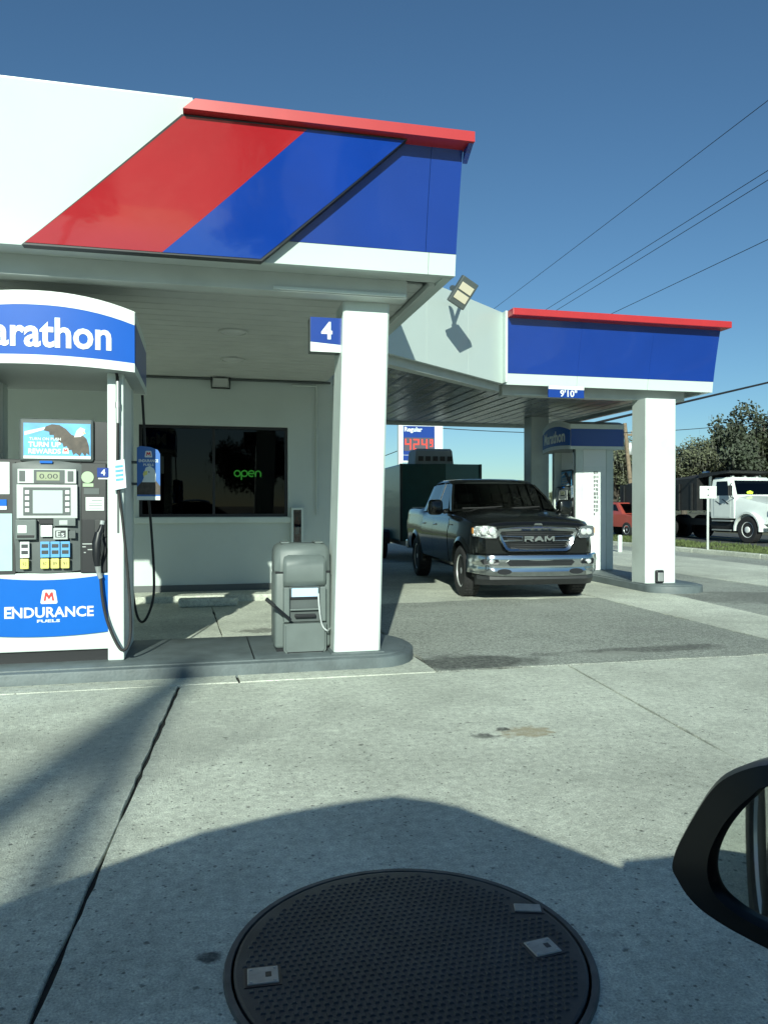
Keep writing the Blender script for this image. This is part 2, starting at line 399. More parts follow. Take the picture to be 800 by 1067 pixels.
# ------------------------------------------------------------------ store
store = thing('store_building', (-4, 12.5, 0), label='white painted fuel station shop with one large dark window under the near canopy', cat='building')
sx, sy = 4.0, -12.5                               # world -> local
XR = PY(347, 500, 12.5).x
w0 = PY(145, 538, 12.5); w1 = PY(300, 443, 12.5)
wx0, wx1, wz0, wz1 = w0.x, w1.x, PY(220, 538.5, 12.5).z, PY(220, 443.5, 12.5).z
wl = NB()
def lb(bm, x0, x1, y0, y1, z0, z1, **k): return bx(bm, x0 + sx, x1 + sx, y0 + sy, y1 + sy, z0, z1, **k)
lb(wl, -10, wx0, 12.5, 12.75, 0, 4.3); lb(wl, wx1, XR, 12.5, 12.75, 0, 4.3)
lb(wl, wx0, wx1, 12.5, 12.75, 0, wz0); lb(wl, wx0, wx1, 12.5, 12.75, wz1, 4.3)
mk('wall', wl, WALLM, store)
mk('side_wall', lb(NB(), XR - .25, XR - .002, 12.76, 19.5, 0, 4.3), WALLM, store)
mk('back_wall', lb(NB(), -10, XR - .26, 19.3, 19.5, 0, 4.3), WALLM, store)
mk('side_wall', lb(NB(), -10, -9.75, 12.76, 19.29, 0, 4.3), WALLM, store)
mk('roof', lb(NB(), -10, XR, 12.5, 19.5, 4.302, 4.5), BEAM, store)
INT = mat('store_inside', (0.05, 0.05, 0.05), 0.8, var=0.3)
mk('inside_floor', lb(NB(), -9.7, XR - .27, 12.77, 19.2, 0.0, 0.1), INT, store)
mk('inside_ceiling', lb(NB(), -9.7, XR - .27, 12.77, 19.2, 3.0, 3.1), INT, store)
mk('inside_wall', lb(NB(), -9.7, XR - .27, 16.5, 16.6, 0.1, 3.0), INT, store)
for i in range(5):
    sh = lb(NB(), -3.1 + i * 1.05, -2.25 + i * 1.05, 14.3 + .3 * (i % 2), 14.75, .1, 1.55 + .12 * (i % 3), bev=.01)
    s_ = mk('shelf_unit', sh, mat('shelf', (0.10, 0.10, 0.11), .6, var=.3), store)
    for k in range(5):
        c = random.choice(((0.3, .06, .05), (.08, .12, .3), (.3, .28, .1), (.3, .3, .3), (.05, .2, .09)))
        mk('goods', lb(NB(), -3.05 + i * 1.05 + k * .16, -2.93 + i * 1.05 + k * .16, 14.2 + .3 * (i % 2), 14.29 + .3 * (i % 2), .9, 1.15 + .1 * random.random(), bev=.01), mat('goods%d%d' % (i, k), c, .5), s_)
fr = NB()
t = .045
lb(fr, wx0, wx1, 12.56, 12.62, wz0, wz0 + t); lb(fr, wx0, wx1, 12.56, 12.62, wz1 - t, wz1)
lb(fr, wx0, wx0 + t, 12.56, 12.62, wz0 + t, wz1 - t); lb(fr, wx1 - t, wx1, 12.56, 12.62, wz0 + t, wz1 - t)
xm = PY(223, 490, 12.5).x
lb(fr, xm - .02, xm + .02, 12.56, 12.62, wz0 + t, wz1 - t)
win = mk('window', fr, BLK, store)
SG = glass('shop_glass', (0.10, 0.11, 0.115), 0.35, 0.015)
for a, b in ((wx0 + t, xm - .02), (xm + .02, wx1 - t)):
    mk('pane', lb(NB(), a, b, 12.585, 12.595, wz0 + t, wz1 - t), SG, win)
mk('window_sill', lb(NB(), wx0 - .06, wx1 + .08, 12.42, 12.498, wz0 - .10, wz0 - .005, bev=.012), WHITE, store)
mk('base_strip', lb(NB(), -10, XR, 12.47, 12.497, 0.1, 0.2), mat('base_grey', (.10, .11, .11), .7), store)
# pilaster conduit and wall pipe
cd = NB(); a = PY(330, 398, 12.46)
tube(cd, [(a.x + sx, -.045, 3.42), (a.x + sx, -.045, 1.3)], .016); tube(cd, [(PY(305, 395, 12.46).x + sx, -.045, 3.40), (a.x + sx, -.045, 3.40)], .016)
mk('conduit', cd, WALLM, store)
cd = NB(); tube(cd, [(-5 + sx, -.05, 3.455), (XR + sx - .05, -.05, 3.455)], .02)
mk('conduit', cd, DGREY, store)
# store walk
tag(mk('walk', box(-10, XR + .1, 11.85, 12.495, -.1, .1, bev=.012), CONC), kind='structure')
a = PZ(187, 628, 0.0); b = PZ(246, 626, 0.0)
ws = NB(); bx(ws, a.x, b.x, 11.25, 11.40, 0.0, .13, bev=.035)
tag(mk('wheel_stop', ws, CONC), 'pale concrete wheel stop on the ground in front of the shop wall', 'wheel stop')
# neon sign
ns = thing('neon_sign', (-4, 12.66, 0), label='small glowing green neon open sign inside the dark shop window', cat='neon sign')
NEON = mat('neon_green', (0.05, .4, .08), .4, emit=(0.16, 1.0, 0.12), es=9)
a = PY(244, 501, 12.66); b = PY(272.5, 488, 12.66)
# tubes: o p e n
def arc(cx, cz, r, a0, a1, k=14): return [(cx + math.cos(R(a0 + (a1 - a0) * i / k)) * r, -.03, cz + math.sin(R(a0 + (a1 - a0) * i / k)) * r) for i in range(k + 1)]
rr = (b.x - a.x) / 8.6; cz = (PY(258, 493.5, 12.66).z); x0 = a.x + 4 + rr
nb = NB(); tr = .0115
tube(nb, arc(x0, cz, rr * .92, 0, 360), tr, 6)
x1_ = x0 + 2.2 * rr; tube(nb, arc(x1_, cz, rr * .92, 0, 360), tr, 6); tube(nb, [(x1_ - rr * .92, -.03, cz), (x1_ - rr * .92, -.03, cz - rr * 2)], tr, 6)
x2_ = x1_ + 2.2 * rr; tube(nb, [(x2_ - rr * .9, -.03, cz)] + arc(x2_, cz, rr * .92, 0, 310), tr, 6)
x3_ = x2_ + 2.1 * rr; tube(nb, [(x3_ - rr * .8, -.03, cz - rr)] + [(x3_ - rr * .8, -.03, cz)] + arc(x3_, cz, rr * .8, 180, 0)[1:] + [(x3_ + rr * .8, -.03, cz - rr)], tr, 6)
mk('tube_lettering', nb, NEON, ns)
mk('backing', box(a.x + 4 - .06, b.x + 4 + .06, 0, .02, cz - .28, cz + .2, bev=.01), BLK, ns)
# extinguisher cabinet on the wall
a = PY(303, 568, 12.45); b = PY(315.5, 529, 12.45)
ec = thing('extinguisher_cabinet', (a.x, 12.498, a.z), label='slim white framed extinguisher cabinet on the shop wall behind the service bin', cat='cabinet')
W_, H_ = b.x - a.x, b.z - a.z
f_ = box(0, .035, -.14, 0, 0, H_); bx(f_, W_ - .035, W_, -.14, 0, 0, H_); bx(f_, .0352, W_ - .0352, -.14, 0, H_ - .035, H_); bx(f_, .0352, W_ - .0352, -.14, 0, 0, .035)
mk('frame', f_, WHITE, ec)
mk('back_panel', box(.036, W_ - .036, -.02, 0.0, .036, H_ - .036), DGREY, ec)
ex = NB(); lathe(ex, [(.06, .04), (.07, .045), (.36, .045), (.40, .03), (.42, .012), (.46, .012)], n=14, c=(W_ / 2, -.075, 0))
ext = mk('extinguisher', ex, mat('extinguisher_red', (.25, .02, .02), .4), ec, smooth=40)
mk('label_print', box(W_ / 2 - .03, W_ / 2 + .03, -.128, -.122, .18, .30), TXTW, ext)
mk('pane', box(.036, W_ - .036, -.138, -.134, .036, H_ - .036), glass('cab_glass', (.6, .62, .62)), ec)

# ------------------------------------------------------------------ canopies
def fy(z): t_ = max(0, (z - 3.443) / 1.1); return 6.36 - .22 * t_ ** 1.25
def fyf(z): t_ = max(0, (z - 3.40) / 1.1); return 11.57 - .22 * t_ ** 1.25
def fpatch(quad, off, thick, f=fy, nx=2, nz=8, ox=0.0):
    """patch on the leaning fascia; quad = (x,z) of bl, br, tr, tl"""
    bl, br, tr_, tl = [Vector(q) for q in quad]
    bm = NB(); F_, B_ = [], []
    for j in range(nz + 1):
        v = j / nz; fr_, br_ = [], []
        for i in range(nx + 1):
            u = i / nx; p = (bl.lerp(br, u)).lerp(tl.lerp(tr_, u), v)
            fr_.append(bm.verts.new((p.x + ox, f(p.y) - off, p.y))); br_.append(bm.verts.new((p.x + ox, f(p.y) - off + thick, p.y)))
        F_.append(fr_); B_.append(br_)
    for j in range(nz):
        for i in range(nx):
            bm.faces.new((F_[j][i], F_[j][i + 1], F_[j + 1][i + 1], F_[j + 1][i])); bm.faces.new((B_[j][i], B_[j + 1][i], B_[j + 1][i + 1], B_[j][i + 1]))
        bm.faces.new((F_[j][0], F_[j + 1][0], B_[j + 1][0], B_[j][0])); bm.faces.new((F_[j][nx], B_[j][nx], B_[j + 1][nx], F_[j + 1][nx]))
    for i in range(nx):
        bm.faces.new((F_[0][i], B_[0][i], B_[0][i + 1], F_[0][i + 1])); bm.faces.new((F_[nz][i], F_[nz][i + 1], B_[nz][i + 1], B_[nz][i]))
    return bm
SOFZ = 3.48
can = thing('fuel_canopy', (0, 0, 0), label='near white canopy with slanted red and blue fascia panel over the pump', cat='canopy')
xs = [-8, -5.2, -.14, .41, 1.90, 2.146]
for a, b in zip(xs[:3], xs[1:4]): mk('fascia_panel', fpatch([(a + .003, 3.443), (b - .003, 3.443), (b + .085 if a == -5.2 else b - .003, 4.585 if b < 0 else 4.46), (a + .003, 4.585 if b < 0 else 4.46)], 0, .06), WHITEG, can, smooth=30)
for a, b in zip(xs[3:-1], xs[4:]): mk('fascia_panel', fpatch([(a + .002, 3.443), (b - .002, 3.443), (b - .002, 3.622), (a + .002, 3.622)], 0, .06, nz=3), WHITEG, can, smooth=30)
for k, (a, b) in enumerate(((.41, 1.87), (1.87, 2.146))):
    mk('blue_panel', fpatch([(a + .002, 3.624), (b - .002, 3.624), (b - .002, 4.455), (a + .002, 4.455)], .004, .06), BLUE, can, smooth=30)
q = [(-1.312, 3.418), (.475, 3.422), (1.64, 4.44), (-.14, 4.435)]
def inset(q, e): return [(q[0][0] + e * 1.6, q[0][1] + e), (q[1][0] - e * .6, q[1][1] + e), (q[2][0] - e * 1.6, q[2][1] - e), (q[3][0] + e * .6, q[3][1] - e)]
lp = mk('slanted_panel', fpatch(q, .095, .09, nx=4), BLK, can)
qi = inset(q, .016)
db = (-.294, qi[0][1]); dt = (.817, qi[2][1])
mk('red_field', fpatch([qi[0], db, dt, qi[3]], .102, .02, nx=4), REDP, lp, smooth=30)
mk('blue_field', fpatch([(db[0] + .001, db[1]), qi[1], qi[2], (dt[0] + .001, dt[1])], .102, .02, nx=4), BLUEP, lp, smooth=30)
capb = NB(); prism(capb, [(-.13, 5.99, 4.442), (2.19, 5.99, 4.442), (2.19, 5.99, 4.525), (-.04, 5.99, 4.525)], (0, .20, 0))
mk('red_cap', capb, RED, can)
b_ = NB(); prism(b_, [(2.148, 6.02, 4.44), (2.148, 6.16, 4.44), (2.148, 6.18, 4.34)], (.04, 0, 0)); mk('blue_return', b_, BLUE, can)
mk('fascia_cap', box(-8, -.06, 6.135, 6.30, 4.587, 4.60), WHITEG, can)
mk('beam', box(-8, PY(424, 300, 6.66).x, 6.66, 6.83, 3.30, SOFZ - .004, bev=.006), BEAM, can)
mk('beam_lip', box(PY(285, 303, 6.64).x, PY(424, 310, 6.64).x - .01, 6.642, 6.658, 3.312, 3.338), WHITE, can)
mk('soffit_edge', box(-8, 2.13, 6.362, 6.655, 3.462, 3.475), BEAM, can)
mk('side_fascia', box(2.06, 2.140, 6.43, 9.34, 3.443, 4.46), WHITEG, can)
mk('deck', box(-8, 2.05, 6.43, 12.48, 3.60, 3.72), BEAM, can)
y = 6.84; k = 0
while y < 12.45:
    e = min(y + .235, 12.47)
    bm = NB(); prism(bm, [(-8, y + .003, SOFZ + .014), (-8, y + .02, SOFZ), (-8, e - .02, SOFZ), (-8, e - .003, SOFZ + .014), (-8, e - .003, SOFZ + .03), (-8, y + .003, SOFZ + .03)], (9.99, 0, 0))
    mk('soffit_plank', bm, SOFF, can); y += .238
y = 6.84
mk('soffit_edge', box(2.0, 2.055, 6.66, 9.3, 3.43, 3.478), BEAM, can)
# near column, leaning a hair to the right
def column(parent, x0, x1, y0, y1, z0, z1, lean=0.0, m=WHITE):
    bm = NB(); c = .018; secs = []
    for k in range(7):
        z = z0 + (z1 - z0) * k / 6; dx = lean * (z - z0)
        secs.append([(x + dx, y_, z) for x, y_ in ((x0 + c, y0), (x1 - c, y0), (x1, y0 + c), (x1, y1 - c), (x1 - c, y1), (x0 + c, y1), (x0, y1 - c), (x0, y0 + c))])
    return mk('column', loft(bm, secs), m, parent)
c0 = PY(348, 683, 6.85); c1 = PY(396, 683, 6.85); ct = PY(358, 313, 6.85)
cl = column(can, c0.x, c1.x, 6.85, 7.28, .08, 3.30, (ct.x - c0.x) / 3.2)
mk('base_plate', box(c0.x - .03, c1.x + .03, 6.80, 7.33, .095, .125, bev=.006), ISL, cl)
column(can, -6.9, -6.45, 6.85, 7.28, .08, 3.30)
# soffit lights
for (px_, py_) in ((243, 345), (243, 374)):
    p = PZ(px_, py_, SOFZ); s_ = thing('soffit_light', (p.x, p.y, SOFZ), label='round recessed soffit light, ' + ('the one nearer the front fascia' if py_ == 345 else 'the one nearer the shop wall'), cat='ceiling light', group='soffit lights of the near canopy')
    b_ = NB(); lathe(b_, [(.0, .17), (-.02, .17), (-.025, .15), (-.012, .14)], n=24); mk('rim', b_, SOFF, s_, smooth=40)
    b_ = NB(); lathe(b_, [(-.012, .139), (-.03, .1), (-.035, .03)], n=24); mk('lens', b_, mat('lens', (.55, .57, .56), .3), s_, smooth=60)
p = PZ(230, 392, SOFZ)
jb = thing('junction_box', (p.x, 12.36, 3.30), label='small grey electrical box on the shop wall just below the canopy soffit', cat='electrical box')
mk('housing', box(-.12, .12, -.06, .135, .0, .15, bev=.01), SOFF, jb)
b_ = NB(); tube(b_, [(-.14, -.07, .16), (-.14, -.07, -.01), (.14, -.07, -.01), (.14, -.07, .16)], .014); mk('bracket', b_, BLK, jb)

# far canopy
far = thing('fuel_canopy', (0, 0, 0), label='far canopy with plain blue fascia and angled white side above the black pickup', cat='canopy')
FXL, FXR = 4.71, 8.55
for a, b in zip((FXL, 6.0, 7.3), (6.0, 7.3, FXR)): mk('fascia_panel', fpatch([(a + .002, 3.40), (b - .002, 3.40), (b - .002, 3.575), (a + .002, 3.575)], 0, .06, f=fyf, nz=3), WHITEG, far, smooth=30)
for a, b in zip((FXL, 6.0, 7.3), (6.0, 7.3, FXR)): mk('blue_panel', fpatch([(a + .001, 3.577), (b - .001, 3.577), (b - .001, 4.42), (a + .001, 4.42)], .004, .06, f=fyf), BLUE, far, smooth=30)
mk('red_cap', box(FXL, FXR + .07, 11.16, 11.45, 4.42, 4.53, bev=.01), RED, far)
mk('side_fascia', box(FXR - .08, FXR - .003, 11.66, 18.0, 3.40, 4.47), WHITEG, far)
mk('back_fascia', box(2.2, FXR - .085, 17.92, 18.0, 3.40, 4.47), WHITEG, far)
P1 = Vector((2.145, 9.40, 0)); P2 = Vector((FXL, 11.53, 0)); dgn = (P2 - P1); nrm = Vector((dgn.y, -dgn.x, 0)).normalized()
for k in range(3):
    a = P1.lerp(P2, k / 3 + .0008); b = P1.lerp(P2, (k + 1) / 3 - .0008)
    bm = NB(); prism(bm, [a + Vector((0, 0, 3.40)), b + Vector((0, 0, 3.40)), b + Vector((0, 0, 4.53)), a + Vector((0, 0, 4.53))], -nrm * .06)
    mk('angled_panel', bm, WHITEG, far)
mk('corner_trim', box(FXL - .045, FXL - .004, 11.36, 11.60, 3.40, 4.53, bev=.006), WHITEG, far)
bm = NB(); a = P1 - nrm * .12; b = P2 - nrm * .12
prism(bm, [a + Vector((0, 0, 3.30)), b + Vector((.05, 0.05, 3.30)), b + Vector((.05, 0.05, 3.44)), a + Vector((0, 0, 3.44))], -nrm * .16)
mk('beam', bm, BEAM, far)
mk('beam', box(FXL + .1, FXR - .35, 11.85, 12.02, 3.27, 3.44, bev=.006), BEAM, far)
mk('beam_lip', box(FXL + .3, 6.2, 11.834, 11.848, 3.28, 3.30), WHITE, far)
mk('deck', prism(NB(), [(2.2, 9.6, 3.60), (FXL, 11.7, 3.60), (FXR - .1, 11.7, 3.60), (FXR - .1, 17.9, 3.60), (2.2, 17.9, 3.60)], (0, 0, .1)), BEAM, far)
x = 2.16
while x < FXR - .1:
    e = min(x + .30, FXR - .09)
    ys_ = 9.86 + max(0, min(1, (x - 2.1) / (FXL - 2.1))) * 2.1
    bm = NB(); prism(bm, [(x + .003, ys_, SOFZ + .0), (x + .03, ys_, SOFZ - .014), (e - .03, ys_, SOFZ - .014), (e - .003, ys_, SOFZ), (e - .003, ys_, SOFZ + .02), (x + .003, ys_, SOFZ + .02)], (0, 17.9 - ys_, 0))
    mk('soffit_sheet', bm, SOFFM, far); x += .303
a = PY(672, 608, 11.62)
cl = column(far, a.x, PY(703.5, 608, 11.62).x, 11.62, 12.06, .08, 3.27)
p = PY(688, 600, 11.55)
ob = mk('outlet_box', box(p.x - .075, p.x + .075, 11.56, 11.618, .14, .36, bev=.02), BLK, cl)
mk('outlet_cover', box(p.x - .05, p.x + .05, 11.545, 11.559, .17, .32, bev=.01), GALV, ob)
p = PZ(549, 433, 3.4)
column(far, 7.28, 7.72, 16.2, 16.62, 0.0, SOFZ - .015, m=WHITE)
# clearance board
a = PY(571, 403, 11.53)
cb_ = thing('clearance_sign', (PY(589.5, 408, 11.53).x, 11.535, 3.25), label='small blue and white 9\'10" clearance board hanging under the far fascia', cat='sign')
wd = (PY(608, 408, 11.53).x - a.x) / 2
zt_ = PY(590, 402.5, 11.53).z - 3.25; zb_ = PY(590, 414.5, 11.53).z - 3.25
mk('board', box(-wd, wd, -.012, .012, zb_, zt_), BLUE, cb_); mk('white_band', box(-wd, wd, -.016, -.0125, zt_ - .055, zt_), TXTW, cb_)
text('lettering', '9\'10"', cb_, TXTW, -wd * .35, wd * .6, zb_ + .012, zt_ - .062, -.0125, bold=.02)
# floodlight
bpnt = P1.lerp(P2, .62)
p = PD(474, 304, 10.6)
fl = thing('flood_light', (0, 0, 0), label='two panel floodlight on a bracket at the top of the angled white fascia', cat='flood light')
q0 = P1.lerp(P2, 0.60) + Vector((0, 0, 4.38)); hd = PD(482, 305, 10.25)
b_ = NB(); tube(b_, [q0, PD(474, 304, 10.35), PD(477, 306, 10.25)], .022); tube(b_, [PD(471, 300, 10.6), PD(478, 302, 10.3)], .04)
mk('bracket', b_, DGREY, fl)
hm = Matrix.Translation(hd) @ Matrix.Rotation(R(2), 4, 'Z') @ Matrix.Rotation(R(22), 4, 'X') @ Matrix.Rotation(R(27), 4, 'Y')
b_ = box(-.13, .13, -.035, .05, -.19, .19, bev=.012)
for k in range(6): bx(b_, -.08 + .032 * k - .006, -.08 + .032 * k + .006, .0505, .085, -.15, .15)
b_.transform(hm); hh = mk('lamp_head', b_, DGREY, fl)
for s in (-1, 1):
    b_ = box(-.098, .098, -.045, -.036, s * .064 - .052, s * .064 + .052, bev=.004); b_.transform(hm); mk('led_panel', b_, mat('led_lens', (.55, .50, .38), .35), hh)

# ================================================================== ISLANDS, PUMPS, BIN
def island(name, pts, h, label, loc=(0, 0, 0), rz=0):
    """kerbed island: lower step and a slightly set back top"""
    o = thing(name, loc, rz, label, 'pump island')
    def off(e):
        out = []; n = len(pts)
        for i in range(n):
            a, b, c = Vector(pts[i - 1]), Vector(pts[i]), Vector(pts[(i + 1) % n])
            d1 = (b - a).normalized(); d2 = (c - b).normalized(); nn = (Vector((-d1.y, d1.x)) + Vector((-d2.y, d2.x)))
            nn = nn.normalized() if nn.length > 1e-6 else Vector((-d1.y, d1.x))
            out.append(b + nn * e)
        return out
    bm = NB(); secs = []
    for e, z in ((0, -.05), (0, h - .022), (.006, h - .008), (.02, h)): secs.append([(p.x, p.y, z) for p in off(e)])
    loft(bm, secs); mk('island_body', bm, ISL, o, smooth=35)
    bm = NB(); secs = []
    for e, z in ((.07, h), (.072, h + .010), (.08, h + .014)): secs.append([(p.x, p.y, z) for p in off(e)])
    loft(bm, secs); mk('island_top', bm, ISL, o, smooth=35)
    return o
yc, hw = 7.36, .69
pts = [(-8, 6.67), (1.55, 6.67)]
for k in range(1, 12):
    a = -90 + 180 * k / 12; pts.append((1.55 + math.cos(R(a)) * .46, yc + math.sin(R(a)) * hw))
pts += [(1.55, yc + hw), (-8, yc + hw)]
isl = island('pump_island', pts, .10, 'long dark grey kerbed island under pump 4 and the service bin')
# joint in the island top
mk('joint_strip', box(.44, .452, 6.76, 7.96, .1141, .1165), BLK, isl)
pts = [(-.53, 0.25)]
for k in range(1, 10):
    a = 180 + 180 * k / 10; pts.append((math.cos(R(a)) * .53, .25 + math.sin(R(a)) * .38))
pts += [(.53, .25), (.53, 6.2), (-.53, 6.2)]
island('pump_island', pts, .12, 'short grey island with rounded end under the far white column', loc=(7.74, 11.28, 0), rz=R(-2))

PXS = .00826; PC = 47.0
_px0 = PY(PC, 600, 6.98).x
def X_(px_): return PY(px_, 600, 6.98).x - _px0
def Z_(py_): return PY(60, py_, 6.98).z - .114
def eagle(parent, x0, x1, z0, z1, y):
    """flat printed eagle: spread wing, body, white head, beak"""
    def M(u, v): return (x0 + u * (x1 - x0), y, z0 + v * (z1 - z0))
    w_ = NB(); prism(w_, [M(*p) for p in ((.0, .80), (.05, .93), (.18, 1.0), (.34, .98), (.48, .86), (.60, .68), (.68, .64), (.82, .70), (.93, .56), (.98, .34), (1.0, .02), (.93, .10), (.90, .0), (.83, .12), (.78, .0), (.70, .10), (.64, .04), (.60, .2), (.53, .18), (.50, .32), (.43, .28), (.40, .42), (.33, .40), (.30, .54), (.22, .54), (.22, .66), (.13, .66), (.12, .76))], (0, -.001, 0))
    mk('printed_wing', w_, BROWN, parent)
    h_ = NB(); prism(h_, [M(*p) for p in ((.66, .60), (.72, .82), (.80, .92), (.90, .86), (.88, .70), (.80, .62))], (0, -.002, 0)); mk('printed_head', h_, TXTW, parent)
    b_ = NB(); prism(b_, [M(*p) for p in ((.84, .80), (.93, .72), (.86, .72))], (0, -.003, 0)); mk('printed_beak', b_, YEL, parent)
def m_badge(parent, cx, cz, s, y):
    b_ = NB(); prism(b_, [(cx + u * s, y, cz + v * s) for u, v in ((-.5, -.36), (-.44, -.44), (.44, -.44), (.5, -.36), (.38, .38), (.28, .44), (-.28, .44), (-.38, .38))], (0, -.002, 0))
    bd = mk('badge', b_, TXTW, parent)
    b_ = NB(); prism(b_, [(cx + u * s, y - .002, cz + v * s) for u, v in ((-.31, -.25), (-.19, -.25), (-.15, .05), (0, -.17), (.15, .05), (.19, -.25), (.31, -.25), (.22, .28), (.11, .28), (0, .08), (-.11, .28), (-.22, .28))], (0, -.002, 0))
    mk('badge_letter', b_, TXTR, bd)
def arch_sign(root, m_front, flip=False):
    """valance sign: bowed front, arched top edge, white borders"""
    hw, n = .745, 16
    def ztop(x): return 3.20 - .114 - .115 * (abs(x) / hw) ** 2.2
    def zbot(x): return 2.575 - .114 + .03 * (1 - (abs(x) / hw) ** 2) - .02 * (x / hw) * 0
    def yf(x): return -.18 - .06 * (1 - (abs(x) / hw) ** 2)
    def strip(f0, f1, off, thick=.012, n=16):
        bm = NB(); fs = []; 
        for i in range(n + 1):
            x = -hw + 2 * hw * i / n
            fs.append([(x, yf(x) - off, f0(x)), (x, yf(x) - off, f1(x)), (x, yf(x) - off + thick, f1(x)), (x, yf(x) - off + thick, f0(x))])
        return loft(bm, fs)
    return hw, ztop, zbot, yf, strip
def make_pump(name, label, loc, rz, D_=.98, side_hose=True):
    P = thing(name, loc, rz, label, 'fuel pump', 'fuel pumps under the canopies')
    # plinth, lower cabinet
    mk('plinth', box(-.72, .58, .05, D_ - .05, 0, .10), BLK, P)
    mk('lower_cabinet', box(-.735, .565, .012, D_ - .012, .101, Z_(597), bev=.008), WHITE, P)
    mk('upper_cabinet', box(-.735, .565, .05, D_ - .05, Z_(597) + .002, Z_(481) + .02, bev=.01), PLAS, P)
    # posts
    for s, xx in ((1, X_(112.5)), (-1, -X_(112.5) - .0)):
        xa, xb = (xx, xx + .135) if s > 0 else (xx - .135, xx)
        po = mk('post', box(xa, xb, -.01, .15, 0, 2.50, bev=.012), WHITE, P)
        mk('post_groove', box((xa + xb) / 2 + .012, (xa + xb) / 2 + .03, -.013, -.0102, 1.1, 2.45), DGREY, po)
        mk('end_panel', box(xa + .004, xb - .004, .152, D_ - .152, 0, 2.50, bev=.006), mat('end_white', (.70, .74, .72), .45), P)
        mk('post', box(xa, xb, D_ - .15, D_ + .01, 0, 2.50, bev=.012), WHITE, P)
    # valance
    hw, ztop, zbot, yf, strip = arch_sign(P, None)
    core = []
    for i in range(17):
        x = -hw + 2 * hw * i / 16
        core.append([(x, yf(x) + .012, zbot(x)), (x, yf(x) + .012, ztop(x)), (x, D_ - yf(x) - .012, ztop(x)), (x, D_ - yf(x) - .012, zbot(x))])
    va = mk('valance', loft(NB(), core), mat('valance_grey', (.30, .33, .33), .5), P, smooth=30)
    zb1 = lambda x: zbot(x) + .075
    zt1 = lambda x: ztop(x) - .115
    for back in (0, 1):
        rot = (0, 0, math.pi if back else 0); lc = (0, D_ if back else 0, 0)
        mk('blue_face', strip(zb1, zt1, .006), mat('valance_blue', (.003, .080, .40), .45, var=.12, vs_=1.0, spec=.2), va, lc, rot, smooth=30)
        mk('white_border', strip(zbot, lambda x: zb1(x) - .001, .008), TXTW, va, lc, rot, smooth=30)
        mk('white_border', strip(lambda x: zt1(x) + .001, ztop, .008), TXTW, va, lc, rot, smooth=30)
        tw = .60
        me = text_mesh(NAME_M, X_(-29), X_(120), Z_(368.5), Z_(338), 0, depth=.004, bold=.025)
        for v in me.vertices: v.co.y = v.co.y + yf(v.co.x) - .007
        mk('lettering', me, TXTW, va, lc, rot)
    for s in (-1, 1):
        e = .004
        a_ = NB(); x = s * (hw + .001)
        prism(a_, [(x, -.16, 2.64 - .114), (x, D_ + .16, 2.64 - .114), (x, D_ + .16, 2.99 - .114), (x, -.16, 2.99 - .114)], (s * e, 0, 0)); mk('blue_end', a_, mat('valance_blue_end', (.006, .045, .27), .35, coat=.3), va)
        a_ = NB(); prism(a_, [(x, -.17, 2.991 - .114), (x, D_ + .17, 2.991 - .114), (x, D_ + .17, 3.085 - .114), (x, -.17, 3.085 - .114)], (s * e, 0, 0)); mk('white_border', a_, WHITE, va)
        a_ = NB(); prism(a_, [(x, -.17, 2.575 - .114), (x, D_ + .17, 2.575 - .114), (x, D_ + .17, 2.639 - .114), (x, -.17, 2.639 - .114)], (s * e, 0, 0)); mk('white_border', a_, WHITE, va)
    # blue skirt panel with bowed lower edge, both faces
    def skirt(parent, rot, lc):
        n = 16; zt0 = Z_(601)
        bm = NB(); secs = []
        for i in range(n + 1):
            x = -.730 + 1.285 * i / n; u = (x - .005) / .64; zb_ = Z_(663) + .045 * u * u; ztt = Z_(600) - (.035 if abs(u) < .72 else 0) * (1 - (u / .72) ** 2)
            secs.append([(x, -.006, zb_), (x, -.006, ztt), (x, .011, ztt), (x, .011, zb_)])
        sk = mk('skirt_panel', loft(bm, secs), BRITE, parent, lc, rot)
        text('lettering', 'ENDURANCE', sk, TXTW, X_(5), X_(98), Z_(643), Z_(632), -.0065, bold=.025)
        b_ = NB(); bx(b_, X_(5), X_(15), -.010, -.0065, Z_(643), Z_(641.2)); bx(b_, X_(5), X_(15), -.010, -.0065, Z_(632.6), Z_(631)); bx(b_, X_(5), X_(7), -.0104, -.0066, Z_(643), Z_(631))
        mk('lettering', b_, TXTW, sk)
        text('lettering', 'FUELS', sk, TXTW, X_(39), X_(63), Z_(648), Z_(645), -.0065, bold=.03)
        m_badge(sk, X_(51.5), Z_(621.5), .135, -.0066)
        return sk
    skirt(P, (0, 0, 0), (0, 0, 0))
    skirt(P, (0, 0, math.pi), (-.17, D_, 0))
    # media screen
    ms = mk('media_screen', box(X_(20), X_(98), .02, .16, Z_(481), Z_(436), bev=.02), DGREY, P)
    mk('display', box(X_(25), X_(95), .012, .0195, Z_(478), Z_(441)), SKYB, ms)
    mk('display_band', box(X_(25), X_(95), .0105, .0115, Z_(478), Z_(475)), TXTW, ms)
    mk('display_streak', prism(NB(), [(X_(26), .0115, Z_(450)), (X_(48), .0115, Z_(445)), (X_(48), .0115, Z_(447.5)), (X_(26), .0115, Z_(454))], (0, -.0008, 0)), TXTW, ms)
    eagle(ms, X_(46), X_(94), Z_(475), Z_(442), .0112)
    text('lettering', 'TURN ON PUSH', ms, TXTW, X_(31), X_(64), Z_(459), Z_(456), .0108, bold=.02, depth=.003)
    text('lettering', 'TURN UP', ms, TXTW, X_(30), X_(64), Z_(466), Z_(460.5), .0108, bold=.04, depth=.003)
    text('lettering', 'REWARDS', ms, TXTW, X_(30), X_(64), Z_(473), Z_(467.5), .0108, bold=.04, depth=.003)
